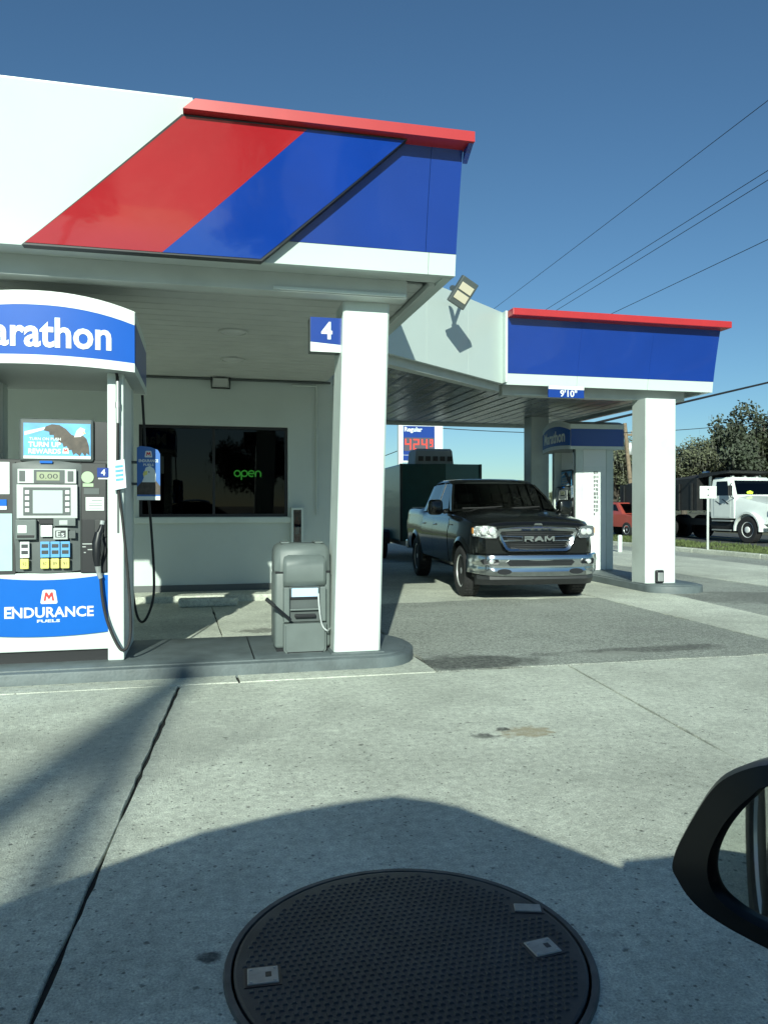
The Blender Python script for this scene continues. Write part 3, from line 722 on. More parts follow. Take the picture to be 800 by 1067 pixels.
    m_badge(ms, X_(69), Z_(469.5), .055, .0108)
    mk('side_panel', box(X_(98.5), X_(113), .06, .2, Z_(481), Z_(438)), BLK, P)
    # console with bowed outline
    n = 12; bm = NB(); secs = []
    for i in range(n + 1):
        u = -1 + 2 * i / n; x = X_(50) + u * X_(80.5) * 1.0 if False else X_(50) + u * .272
        zt_ = Z_(480) - .03 * u * u; zb_ = Z_(597) + .02 * u * u
        secs.append([(x, .0 + .02 * u * u, zb_), (x, -.03 + .03 * u * u, zt_ - .06), (x, .0, zt_), (x, .10, zt_), (x, .10, zb_)])
    cs = mk('console', loft(bm, secs), DGREY, P, smooth=40)
    mk('console_badge', box(X_(43), X_(56), -.034, -.02, Z_(483), Z_(480.5)), BRITE, cs)
    yv = -.03
    def plate(name, xa, xb, ya, yb, m, d0, th=.012, parent=cs, bev=.003): return mk(name, box(X_(xa), X_(xb), yv - d0, yv - d0 + th, Z_(yb), Z_(ya), bev=bev), m, parent)
    plate('face_plate', 20, 81, 489, 504, SILV, .012)
    plate('lcd_bezel', 37, 69, 490, 503.5, DGREY, .016)
    plate('lcd', 40, 64, 492, 501, LCDG, .019)
    text('digits', '0.00', cs, TXTD, X_(43), X_(62), Z_(499), Z_(494), yv - .0195, depth=.001)
    for k in (22, 72): plate('vent', k, k + 6, 491, 502, DGREY, .016)
    plate('face_plate', 19, 82, 505, 540, SILV, .011)
    plate('screen_bezel', 26, 75, 508, 537, DGREY, .015)
    plate('screen', 36, 67, 511, 535, SCRN, .019)
    for xa in (28, 69.5):
        for k in range(4): plate('soft_key', xa, xa + 4.5, 511 + 6.2 * k, 515 + 6.2 * k, TXTW, .021)
    plate('card_reader', 18, 40, 541, 562, GREYP, .03, th=.04, bev=.008)
    plate('card_label', 20.5, 30, 547, 555, TXTW, .032)
    plate('card_slot', 20, 38, 557, 560, BLK, .0315)
    plate('receipt_door', 44, 56, 547, 559, TXTW, .016)
    plate('receipt_slot', 42, 57, 541, 546, BLK, .014)
    plate('key_label', 57, 72, 550, 562, SILV, .015)
    kb_ = plate('key_print', 59, 70, 552.5, 560, TXTD, .0165)
    text('lettering', 'Es', kb_, TXTW, X_(60.5), X_(68.5), Z_(559), Z_(553.5), yv - .017, depth=.001)
    plate('reader_plate', 57, 80, 540, 548, GREYP, .013); plate('reader_label', 63, 72, 542, 547, SILV, .015)
    plate('reader_label', 73, 80, 553, 561, DGREY, .014)
    for k, xa in enumerate((22.5, 43.5, 54, 64.5)):
        pd = plate('price_unit', xa, xa + 9.7, 564, 580.5, TXTW if k == 0 else mat('unit_blue', (.10, .33, .62), .4), .014)
        plate('price_display', xa + 1.3, xa + 8.4, 566.5, 570.5, TXTD, .016); plate('price_display', xa + 1.3, xa + 8.4, 573, 577, TXTD, .016)
        gb = plate('grade_button', xa + .2, xa + 9.2, 581.5, 592, YEL, .022, th=.022, bev=.008)
        text('lettering', ('93', '87', '89', '91')[k], gb, TXTD, X_(xa + 2.8), X_(xa + 6.8), Z_(588.5), Z_(585), yv - .0225, depth=.0008)
    # right hand panel with nozzle boot
    hp = mk('hose_panel', box(X_(84), X_(112), .0, .10, Z_(598), Z_(482), bev=.012), PLAS, P)
    bt = NB(); bx(bt, X_(86), X_(111.5), -.012, -.001, Z_(597), Z_(541), bev=.003); mk('nozzle_boot', bt, BLK, hp)
    bt = NB(); bx(bt, X_(99), X_(111), -.030, -.0125, Z_(560), Z_(541.5), bev=.006); mk('boot_hood', bt, PLAS, hp)
    b_ = NB(); lathe(b_, [(-.008, .05), (.0, .05)], 'y', 20, c=(X_(92), -.001, Z_(497))); mk('round_sticker', b_, GRNS, hp)
    mk('sticker', box(X_(87), X_(98), -.006, -.001, Z_(507), Z_(503.5)), GRNS, hp)
    b4 = mk('number_plate', box(X_(102), X_(114), -.01, -.001, Z_(497), Z_(487)), BLUE, hp); text('lettering', '4', b4, TXTW, X_(106), X_(110.5), Z_(495), Z_(488.5), -.0105, depth=.001, bold=.03)
    mk('sticker', box(X_(103), X_(113.5), -.0085, -.001, Z_(499), Z_(497.6)), TXTW, hp)
    mk('sticker', box(X_(88), X_(104), -.005, -.001, Z_(515), Z_(508.5)), DGREY, hp)
    st = mk('sticker', box(X_(90), X_(109), -.006, -.001, Z_(532), Z_(518)), TXTW, hp)
    for k in range(4): mk('print_line', box(X_(93 + 3 * (k == 0)), X_(107), -.0068, -.0061, Z_(522 + 2.6 * k), Z_(521.2 + 2.6 * k)), GREYP, st)
    for k, (a, b) in enumerate(((86.5, 98), (86.5, 90), (92, 98), (88, 90))): mk('print_line', box(X_(a), X_(b), -.0135, -.0121, Z_(567.5 + 3 * k), Z_(566.5 + 3 * k)), SILV, hp)
    # left hand panel
    lp_ = mk('side_sheet', box(X_(-14), X_(16), .012, .06, Z_(598), Z_(482)), PLAS, P)
    mk('sticker', box(X_(-12), X_(10.5), .004, .011, Z_(515), Z_(482)), TXTW, lp_); mk('sticker', box(X_(-12), X_(7.5), .003, .011, Z_(527), Z_(520.5)), BRITE, lp_)
    mk('sticker', box(X_(-12), X_(7.5), .003, .011, Z_(531), Z_(527.3)), TXTW, lp_); mk('sticker', box(X_(-12), X_(13), .004, .011, Z_(594), Z_(535)), TEAL, lp_)
    # nozzle
    nz = NB()
    c = lambda a, b, d=-.05: (X_(a), d, Z_(b))
    tube(nz, [c(107.5, 546, -.035), c(106.5, 551), c(104.5, 556)], [.016, .02, .026], 10)
    tube(nz, [c(104.5, 555), c(102.5, 566, -.06), c(102.5, 580, -.062), c(103, 590, -.055)], [.034, .042, .036, .026], 10)
    no = mk('nozzle', nz, BLK, P, smooth=50)
    b_ = NB(); tube(b_, smoothpath([c(106, 557, -.07), c(109, 570, -.085), c(106, 584, -.07)]), .007, 6); mk('trigger', b_, PLAS, no)
    b_ = NB(); tube(b_, [c(107.8, 543, -.03), c(107.2, 547, -.038)], .019, 10); mk('spout_collar', b_, SILV, no)
    b_ = NB(); tube(b_, [c(103, 589, -.055), c(104, 597, -.05), c(106, 603, -.05)], [.026, .02, .02], 10); mk('swivel', b_, GALV, no)
    # hoses
    ho = NB(); tube(ho, smoothpath([c(106, 602, -.05), c(108, 625, -.06), c(113, 648, -.07), c(122, 669, -.10), c(129, 678, -.11), c(135, 672, -.09), c(137, 650, -.06), c(134, 600, -.05), c(129, 545, -.045), c(124, 500, -.045), c(124, 440, -.05), c(123.5, 395, -.04), c(122, 386, -.02)], 8), .0125, 8)
    mk('hose', ho, RUB, P, smooth=60)
    b_ = NB(); tube(b_, [c(124, 396, -.045), c(124, 440, -.048)], .017, 8); tube(b_, [c(124, 418, -.046), c(124, 424, -.047)], .022, 8); mk('breakaway', b_, GALV, P, smooth=50)
    yb_ = D_ + .06
    if side_hose: ho = NB(); tube(ho, smoothpath([(.74, yb_ - .3, 2.40), (.77, yb_ - .2, 1.7), (.80, yb_ - .1, 1.2), (.83, yb_ - .1, .70), (.82, yb_ - .1, .40), (.74, yb_ - .12, .2), (.66, yb_, .25), (.60, yb_ + .03, .62), (.55, yb_, .8)], 8), .0125, 8)
    if side_hose: mk('hose', ho, RUB, P, smooth=60)
    # hang tag on the post
    tg = NB(); prism(tg, [c(116.5, 481, -.075), c(131, 478, -.075), c(133, 508, -.075), c(119, 511, -.075)], (0, .003, 0)); tgo = mk('hang_tag', tg, mat('tag_paper', (.62, .74, .82), .5), P)
    for k in range(4): mk('print_line', prism(NB(), [c(121.5 + .2 * k, 485 + 4.6 * k, -.0755), c(129.5 + .2 * k, 484 + 4.6 * k, -.0755), c(129.7 + .2 * k, 486.4 + 4.6 * k, -.0755), c(121.7 + .2 * k, 487.6 + 4.6 * k, -.0755)], (0, -.0006, 0)), SKYB, tgo)
    return P
pf = PY(PC, 600, 6.98)
PUMP = make_pump('fuel_pump', 'near fuel pump with arched blue lettered valance, screen and blue skirt panel', (pf.x, 6.98, .114), 0)
# card flag on a stalk behind the near pump
a = PY(143, 521, 7.75); b = PY(167, 465, 7.75)
pt = thing('pump_topper', (a.x, 7.75, a.z), label='small blue advertising flag with an eagle head beside the near pump post', cat='sign')
W_, H_ = b.x - a.x, b.z - a.z
def fo(u, v, y=0): return (u * W_, y, v * H_)
prism_ = NB(); prism(prism_, [fo(*p) for p in ((0, 0), (1, 0), (1, .86), (.9, .93), (.6, .98), (.15, 1.0), (0, .97))], (0, .02, 0)); pb = mk('flag_panel', prism_, mat('flag_blue', (.03, .13, .42), .35, var=.1), pt)
m_badge(pb, .5 * W_, .85 * H_, .30 * W_ * 1.1, -.001)
text('lettering', 'ENDURANCE', pb, TXTW, .08 * W_, .92 * W_, .70 * H_, .755 * H_, -.001, depth=.002, bold=.03)
text('lettering', 'FUELS', pb, TXTW, .28 * W_, .72 * W_, .63 * H_, .675 * H_, -.001, depth=.002, bold=.03)
b_ = NB(); prism(b_, [fo(*p, -.001) for p in ((.0, .10), (1, .10), (1, .26), (.82, .36), (.3, .38), (.0, .24))], (0, -.001, 0)); mk('printed_ground', b_, BROWN, pb)
b_ = NB(); prism(b_, [fo(*p, -.0025) for p in ((.22, .33), (.80, .33), (.82, .48), (.74, .58), (.56, .63), (.38, .60), (.30, .50), (.30, .42))], (0, -.001, 0)); mk('printed_head', b_, TXTW, pb)
b_ = NB(); prism(b_, [fo(*p, -.004) for p in ((.30, .53), (.46, .54), (.44, .47), (.34, .46), (.30, .42), (.26, .48))], (0, -.001, 0)); mk('printed_beak', b_, YEL, pb)
b_ = NB(); prism(b_, [fo(*p, -.004) for p in ((.48, .53), (.55, .53), (.53, .50))], (0, -.001, 0)); mk('printed_eye', b_, TXTD, pb)
mk('white_foot', box(0, W_, -.004, -.0012, 0, .07 * H_), TXTW, pb)
b_ = NB(); tube(b_, [(-.10, .035, H_ * .30), (.5 * W_, .035, H_ * .30)], .014); tube(b_, [(-.10, .035, H_ * .7), (.5 * W_, .035, H_ * .7)], .014); mk('bracket', b_, DGREY, pt)

# far pump: its end faces us
e2 = PD(619, 590, 16.4)
P2_ = make_pump('fuel_pump', 'far fuel pump with white end panel beside the black pickup', (7.47, 14.97, .134), R(-94), D_=.80, side_hose=False)
# vertical dark print on its end panel
vx = X_(112.5) + .135
vp = mk('vertical_print', NB(), TXTD, P2_)
vb = NB(); rnd = random.Random(3)
for k in range(11):
    zz = 2.02 - .085 * k; 
    for q_ in range(3):
        yy = .38 + .035 * q_ + rnd.uniform(-.006, .006)
        if k == 10 and q_: continue
        bx(vb, vx - .003, vx - .001 + .003, yy, yy + .022, zz - rnd.uniform(.045, .07), zz)
vb.to_mesh(vp.data); vb.free()
# white sun-side cladding of the far pump's end
mk('end_cover', box(vx - .0039, vx - .001, .17, .63, .02, 2.12), TXTW, P2_)

# ------------------------------------------------------------------ service bin
a = PY(287, 683, 6.98); b = PY(345.5, 683, 6.98)
BW = b.x - a.x; bc = (a.x + b.x) / 2
bn = thing('service_bin', (bc, 6.98, .114), label='grey plastic service bin with towel slot and squeegee on the island', cat='bin')
BH = PY(316, 568, 6.98).z - .114; h2 = BW / 2
def bz(py_): return PY(316, py_, 6.98).z - .114
def bxp(px_): return PY(px_, 640, 6.98).x - bc
mk('body', box(-h2, h2, .05, .42, 0.03, bz(596), bev=.03, seg=3), GREYP, bn, smooth=50)
sec = []
for z, e, yo in ((bz(596) + .002, .0, 0.04), (bz(575), .004, .035), (bz(570), .02, .06), (bz(567), .05, .10)):
    r_ = .05; x_ = h2 - e; y0_, y1_ = yo, .425 - e
    sec.append([(-x_ + r_, y0_, z), (x_ - r_, y0_, z), (x_, y0_ + r_, z), (x_, y1_ - r_, z), (x_ - r_, y1_, z), (-x_ + r_, y1_, z), (-x_, y1_ - r_, z), (-x_, y0_ + r_, z)])
mk('lid', loft(NB(), sec), GREYP, bn, smooth=45)
mk('lid_gap', box(-h2 + .006, h2 - .006, .047, .415, bz(597.5), bz(595.5)), BLK, bn)
mk('handle', box(-h2 + .06, -h2 + .14, .10, .30, bz(567), bz(565), bev=.008), GREYP, bn); mk('handle', box(h2 - .14, h2 - .06, .10, .30, bz(567), bz(565), bev=.008), GREYP, bn)
# rounded hood in front
fw = (bxp(339.5) - bxp(295.5)) / 2; fx = (bxp(339.5) + bxp(295.5)) / 2
sec = []
for z, y_, k in ((bz(611), .02, 1), (bz(607), -.02, 1), (bz(604), -.03, 1), (bz(590), -.032, 1), (bz(584), -.02, .99), (bz(580), .015, .95), (bz(578), .04, .88)):
    sec.append([(fx - fw * k, .09, z), (fx - fw * k, y_ + .025, z), (fx - fw * k + .025, y_, z), (fx + fw * k - .025, y_, z), (fx + fw * k, y_ + .025, z), (fx + fw * k, .09, z)])
mk('hood', loft(NB(), sec), GREYP, bn, smooth=40)
# recess: cheeks, back, shelf
mk('cheek', box(fx - fw, fx - fw + .055, -.02, .055, bz(648), bz(611.5), bev=.01), GREYP, bn); mk('cheek', box(fx + fw - .055, fx + fw, -.02, .055, bz(648), bz(611.5), bev=.01), GREYP, bn)
mk('recess_back', box(fx - fw + .056, fx + fw - .056, .03, .0495, bz(648), bz(611.5)), DGREY, bn)
mk('towel', box(fx - fw + .075, fx + fw - .07, .0, .028, bz(622), bz(613), bev=.004), mat('towel_blue', (.45, .62, .80), .8), bn)
mk('towel_slot', box(fx - fw + .06, fx + fw - .058, .012, .029, bz(624.5), bz(622.3)), BLK, bn)
mk('shelf', box(fx - fw + .058, fx + fw - .058, -.015, .029, bz(636), bz(634), bev=.006), GREYP, bn)
mk('well', box(fx - .09, fx + .10, -.018, .029, bz(643.5), bz(640), bev=.006), BLK, bn)
# lower door, chamfered at the bottom
b_ = NB(); prism(b_, [(fx - fw, -.045, bz(677)), (fx - fw + .04, -.045, bz(683) + .005), (fx + fw - .04, -.045, bz(683) + .005), (fx + fw, -.045, bz(677)), (fx + fw, -.045, bz(649)), (fx + .1, -.045, bz(648) - .008), (fx - .1, -.045, bz(648) - .008), (fx - fw, -.045, bz(649))], (0, .095, 0))
bmesh.ops.bevel(b_, geom=[e for e in b_.edges if abs(e.verts[0].co.y + .045) < 1e-5 and abs(e.verts[1].co.y + .045) < 1e-5], offset=.02, segments=3, affect='EDGES')
mk('door', b_, GREYP, bn, smooth=40)
mk('door_groove', box(fx - fw + .03, fx + fw - .03, -.0475, -.044, bz(679), bz(678)), BLK, bn)
mk('foot', box(-h2 + .02, h2 - .02, .07, .40, 0, .03), BLK, bn)
b_ = NB(); p0, p1 = PY(277.5, 624, 6.86), PY(303, 646, 6.90)
tube(b_, [Vector(p0) - Vector((bc, 6.98, .114)), Vector(p1) - Vector((bc, 6.98, .114))], .013, 8)
sq = tag(mk('squeegee', b_, BLK, None, loc=(bc, 6.98, .114)), 'black squeegee leaning out of the service bin', 'squeegee')
d_ = (Vector(p1) - Vector(p0)).normalized()
b_ = NB(); tube(b_, [Vector(p0) - Vector((bc, 6.98, .114)), Vector(p0) + d_ * .10 - Vector((bc, 6.98, .114))], .018, 8); mk('grip', b_, PLAS, sq)
b_ = NB(); tube(b_, smoothpath([(h2 + .0, .1, bz(657)), (h2 - .05, -.06, bz(657)), (h2 - .10, -.065, bz(650)), (h2 - .125, -.07, bz(632)), (h2 - .13, -.055, bz(618))]), .008, 6)
mk('hose', b_, mat('hose_grey', (.45, .48, .48), .4), bn, smooth=60)
# pump number sign on the column
a = PY(323, 366, 6.95); b = PY(357, 332, 6.95)
s4 = thing('pump_number_sign', (a.x, 6.95, a.z), label='blue box sign with white number 4 projecting from the near column', cat='sign')
W_, H_ = b.x - a.x, b.z - a.z
mk('box_body', box(0, W_, 0, .14, 0, H_, bev=.006), DGREY, s4)
b_ = NB(); prism(b_, [(0.004, -.001, H_ * .28), (W_ - .002, -.001, H_ * .22), (W_ - .002, -.001, H_), (0.004, -.001, H_)], (0, -.003, 0)); mk('blue_face', b_, BLUE, s4)
b_ = NB(); prism(b_, [(0.004, -.001, 0), (W_ - .002, -.001, 0), (W_ - .002, -.001, H_ * .215), (0.004, -.001, H_ * .275)], (0, -.003, 0)); mk('white_face', b_, TXTW, s4)
text('lettering', '4', s4, TXTW, W_ * .34, W_ * .68, H_ * .37, H_ * .88, -.0042, depth=.002, bold=.03)

# ------------------------------------------------------------------ manhole cover in the foreground
mc = PZ(427, 997)
mh = thing('tank_lid', (mc.x, mc.y, 0), label='large round dark studded tank lid set in the concrete, in the car shadow', cat='manhole')
MR = .553
COVM = mat('cover_metal', (.040, .044, .046), .55, metal=.2, var=.3, vs_=5, bump=.1, bs=200, dirt=.3, ds=3)
b_ = NB(); lathe(b_, [(.0005, MR + .035), (.009, MR + .03), (.009, MR + .012), (.0005, MR + .010)], n=72); mk('rim_ring', b_, mat('rim_metal', (.085, .09, .09), .6, metal=.3, var=.3, vs_=14), mh)
b_ = NB(); lathe(b_, [(.0005, MR + .004), (.008, MR + .002), (.010, MR - .006), (.010, .01)], n=72); mk('plate', b_, COVM, mh)
b_ = NB(); st_ = .026; k = int(MR / st_) + 1
LATCH = [PZ(274, 1021) - mc, PZ(565, 991) - mc, PZ(549, 949) - mc]
for i in range(-k, k + 1):
    for j in range(-k, k + 1):
        x, y_ = i * st_ + (.5 * st_ if j % 2 else 0), j * st_
        if x * x + y_ * y_ > (MR - .03) ** 2: continue
        if any(abs(x - l.x) < .06 and abs(y_ - l.y) < .06 for l in LATCH): continue
        r_ = .0085
        t_ = [b_.verts.new((x + dx * r_ * .6, y_ + dy * r_ * .6, .0138)) for dx, dy in ((-1, -1), (1, -1), (1, 1), (-1, 1))]
        q_ = [b_.verts.new((x + dx * r_, y_ + dy * r_, .0099)) for dx, dy in ((-1, -1), (1, -1), (1, 1), (-1, 1))]
        b_.faces.new(t_)
        for u in range(4): b_.faces.new((q_[u], q_[(u + 1) % 4], t_[(u + 1) % 4], t_[u]))
tag(mk('stud', b_, COVM, mh), kind='stuff')
LATM = mat('latch_metal', (.36, .36, .33), .5, metal=.4, var=.2, vs_=30, dirt=.3, ds=10)
for i, l in enumerate(LATCH):
    az = math.atan2(l.y, l.x)
    r_ = az + (math.pi / 2 if i < 2 else math.pi / 2)
    lt = mk('latch', box(-.047, .047, -.042 if i < 2 else -.03, .042 if i < 2 else .02, .0101, .016, bev=.003), LATM, mh, loc=(l.x, l.y, 0), rot=(0, 0, (-.05, .12, -.30)[i]))
    mk('latch_frame', box(-.056, .056, -.051 if i < 2 else -.038, .051 if i < 2 else .026, .0101, .0125, bev=.001), BLK, mh, loc=(l.x, l.y, 0), rot=(0, 0, (-.05, .12, -.30)[i]))
    if i < 2: mk('key_hole', box(-.006, .012, -.012, .012, .0162, .0168), BLK, lt, loc=((.014, .0, 0)))
    for sx_ in (-1, 1):
        for sy_ in (-1, 1):
            if i == 2: continue
            b_ = NB(); lathe(b_, [(.016, .005), (.018, .004)], n=8, c=(sx_ * .036, sy_ * .031, 0)); mk('screw', b_, GALV, lt)

# ================================================================== VEHICLES
def wheel(parent, x, y, z, rad, wid, rim_r, side, spokes=6, rim_m=ALLOY, style='spoke', rot=0.0, steer=0.0):
    """wheel with its axle along x; side = +1/-1 says where the outer face is"""
    n = 36; hw = wid / 2
    t = NB(); lathe(t, [(-hw * .72, rim_r), (-hw * .92, rim_r + .02), (-hw, rim_r + (rad - rim_r) * .5), (-hw * .94, rad - .03), (-hw * .78, rad - .008), (-hw * .3, rad), (hw * .3, rad), (hw * .78, rad - .008), (hw * .94, rad - .03), (hw, rim_r + (rad - rim_r) * .5), (hw * .92, rim_r + .02), (hw * .72, rim_r)], 'x', n)
    for k in range(n):                                  # tread blocks
        a = 2 * math.pi * (k + .5) / n
        for xo in (-.62, -.2, .2, .62):
            b_ = box(xo * hw - hw * .15, xo * hw + hw * .15, -rad * math.pi / n * .62, rad * math.pi / n * .62, rad - .008, rad + .006)
            b_.transform(Matrix.Rotation(a, 4, 'X')); me_ = bpy.data.meshes.new('tmp'); b_.to_mesh(me_); b_.free(); t.from_mesh(me_); bpy.data.meshes.remove(me_)
    wh = mk('wheel', t, RUB, parent, (x, y, z), (0, 0, steer), smooth=35)
    s = side
    r = NB()
    lathe(r, [(s * hw * .70, rim_r + .004), (s * hw * .80, rim_r + .006), (s * hw * .82, rim_r - .012), (s * hw * .45, rim_r - .035), (-s * hw * .6, rim_r - .04), (-s * hw * .6, rim_r - .05)], 'x', n)
    if style == 'spoke':
        for k in range(spokes):
            a = 2 * math.pi * k / spokes + rot
            b_ = NB()
            for tw in (-.5, .5):
                secs = []
                for q, rr_ in enumerate((.05, rim_r * .45, rim_r - .02)):
                    wv = (.030, .024, .030)[q]; of = tw * (.03, .05, .085)[q]; xx = s * hw * (.62, .66, .60)[q]
                    secs.append([(xx, of - wv * .5, rr_), (xx, of + wv * .5, rr_), (xx - s * .035, of + wv * .6, rr_), (xx - s * .035, of - wv * .6, rr_)])
                loft(b_, secs)
            b_.transform(Matrix.Rotation(a, 4, 'X')); me_ = bpy.data.meshes.new('tmp'); b_.to_mesh(me_); b_.free(); r.from_mesh(me_); bpy.data.meshes.remove(me_)
        lathe(r, [(s * hw * .3, .075), (s * hw * .66, .075), (s * hw * .72, .05), (s * hw * .74, .01)], 'x', 20)
    else:
        lathe(r, [(s * hw * .42, rim_r - .034), (s * hw * .30, rim_r * .62), (s * hw * .36, rim_r * .55), (s * hw * .38, rim_r * .42), (s * hw * .95, rim_r * .40), (s * hw * 1.0, rim_r * .34), (s * hw * 1.0, .01)], 'x', n)
        for k in range(10):
            a = 2 * math.pi * k / 10; lathe(r, [(s * hw * .3, .016), (s * hw * .50, .016), (s * hw * .52, .01)], 'x', 6, c=(0, math.cos(a) * rim_r * .52, math.sin(a) * rim_r * .52))
    mk('rim', r, rim_m, wh, smooth=30)
    b_ = NB(); lathe(b_, [(-s * hw * .1, rim_r - .05), (-s * hw * .05, rim_r - .05), (-s * hw * .04, .03)], 'x', 20); mk('brake_disc', b_, DGREY, wh)
    return wh

# ---------------------------------------------------------------- black pickup
ram = thing('pickup_truck', (5.02, 11.62, 0.006), R(-4.8), 'black crew cab pickup with chrome grille and bumper under the far canopy', 'pickup truck')
# y: half width, top z of the shoulder, crown height, bottom z
BT = [(-.80, .80, 1.13, .02, .55), (-.74, .88, 1.175, .03, .50), (-.55, .955, 1.215, .05, .48), (-.1, .995, 1.26, .075, .48), (.4, 1.015, 1.305, .085, .46), (.82, 1.025, 1.33, .075, .44),
      (1.1, 1.025, 1.335, .03, .44), (2.0, 1.025, 1.34, .02, .44), (2.98, 1.025, 1.35, .02, .44), (3.06, 1.025, 1.40, .0, .46), (4.0, 1.02, 1.41, .0, .48), (4.70, 1.005, 1.40, .0, .52), (4.80, .98, 1.39, .0, .55)]
def bt(y): return interp([(b[0], b[1], b[2], b[3], b[4]) for b in BT], y)
PROF = [(0.0, .90), (.06, .955), (.16, .975), (.34, .99), (.52, 1.0), (.66, .995), (.76, .972), (.84, .968), (.92, .955), (.97, .925), (1.0, .86)]
def side_x(y, z):
    w_, zt, cr, zb = bt(y); t_ = min(1, max(0, (z - zb) / (zt - zb)))
    return w_ * interp(PROF, t_)[0]
def fsec(y):
    w_, zt, cr, zb = bt(y); L_ = []
    for t_, k in PROF: L_.append((w_ * k, y, zb + (zt - zb) * t_))
    # bonnet: raised centre panel
    for u, c_ in ((.78, .35), (.66, .55), (.52, .95), (.3, 1.0), (0, 1.02)): L_.append((w_ * .86 * u / .86 if u < .78 else w_ * .80, y, zt + cr * c_))
    R_ = [(-x, yy, z) for x, yy, z in reversed(L_[:-1])]
    return L_ + R_
ys = [-.80, -.77, -.74, -.65, -.55, -.35, -.1, .15, .4, .62, .82, .96, 1.1, 1.5, 2.0, 2.5, 2.98, 3.06, 3.5, 4.0, 4.4, 4.7, 4.76, 4.80]
body = mk('body', loft(NB(), [fsec(y) for y in ys]), TRKB, ram)
for yy in (0, 3.67):
    cu = NB(); lathe(cu, [(-1.3, .475), (-.62, .475)], 'x', 40, c=(0, yy, .42)); c1_ = mk('cut', cu, TRKB, ram); boolean_cut(body, c1_)
    cu = NB(); lathe(cu, [(.62, .475), (1.3, .475)], 'x', 40, c=(0, yy, .42)); c1_ = mk('cut', cu, TRKB, ram); boolean_cut(body, c1_)
body.data.shade_smooth(); body.data.set_sharp_from_angle(angle=R(32))
for yy in (0, 3.67):
    for s in (-1, 1):
        a_ = NB(); secs = []
        for k in range(15):
            a = R(-8 + 196 * k / 14); r0, r1 = .470, .535
            y0_, z0_ = yy + math.cos(a) * r0, .42 + math.sin(a) * r0; y1_, z1_ = yy + math.cos(a) * r1, .42 + math.sin(a) * r1
            xo = s * (side_x(y1_, max(.5, z1_)) + .004); xi = s * (side_x(y0_, max(.5, z0_)) + .030)
            secs.append([(xi, y0_, z0_), (xo, y1_, z1_), (xo - s * .06, y1_, z1_), (xi - s * .10, y0_, z0_)])
        mk('arch_flare', loft(a_, secs), TRKB, body, smooth=50)
        wheel(ram, s * .875, yy, .405, .405, .275, .255, s, 6, rot=.2)
# greenhouse
GB = [(.80, 1.36, .93), (1.50, 1.86, .76), (1.75, 1.915, .745), (2.3, 1.93, .745), (2.75, 1.91, .74), (2.95, 1.86, .735), (3.05, 1.36, .93)]
def ghs(y, z, base):  # half width at belt and at roof
    return base
rf = NB(); secs = []
for y, z, hw_ in ((1.47, 1.845, .745), (1.52, 1.868, .752), (1.75, 1.915, .755), (2.3, 1.93, .755), (2.75, 1.912, .75), (2.93, 1.87, .742)):
    secs.append([(-hw_, y, z - .045), (-hw_ * .96, y, z - .006), (-hw_ * .6, y, z + .018), (0, y, z + .026), (hw_ * .6, y, z + .018), (hw_ * .96, y, z - .006), (hw_, y, z - .045), (hw_ * .9, y, z - .07), (0, y, z - .03), (-hw_ * .9, y, z - .07)])
mk('roof', loft(rf, secs), TRKB, ram, smooth=50)
def pill(pts, wx, wy):
    b_ = NB(); secs = []
    for p in pts: secs.append([(p[0] - wx, p[1] - wy, p[2]), (p[0] + wx, p[1] - wy, p[2]), (p[0] + wx, p[1] + wy, p[2]), (p[0] - wx, p[1] + wy, p[2])])
    return loft(b_, secs)
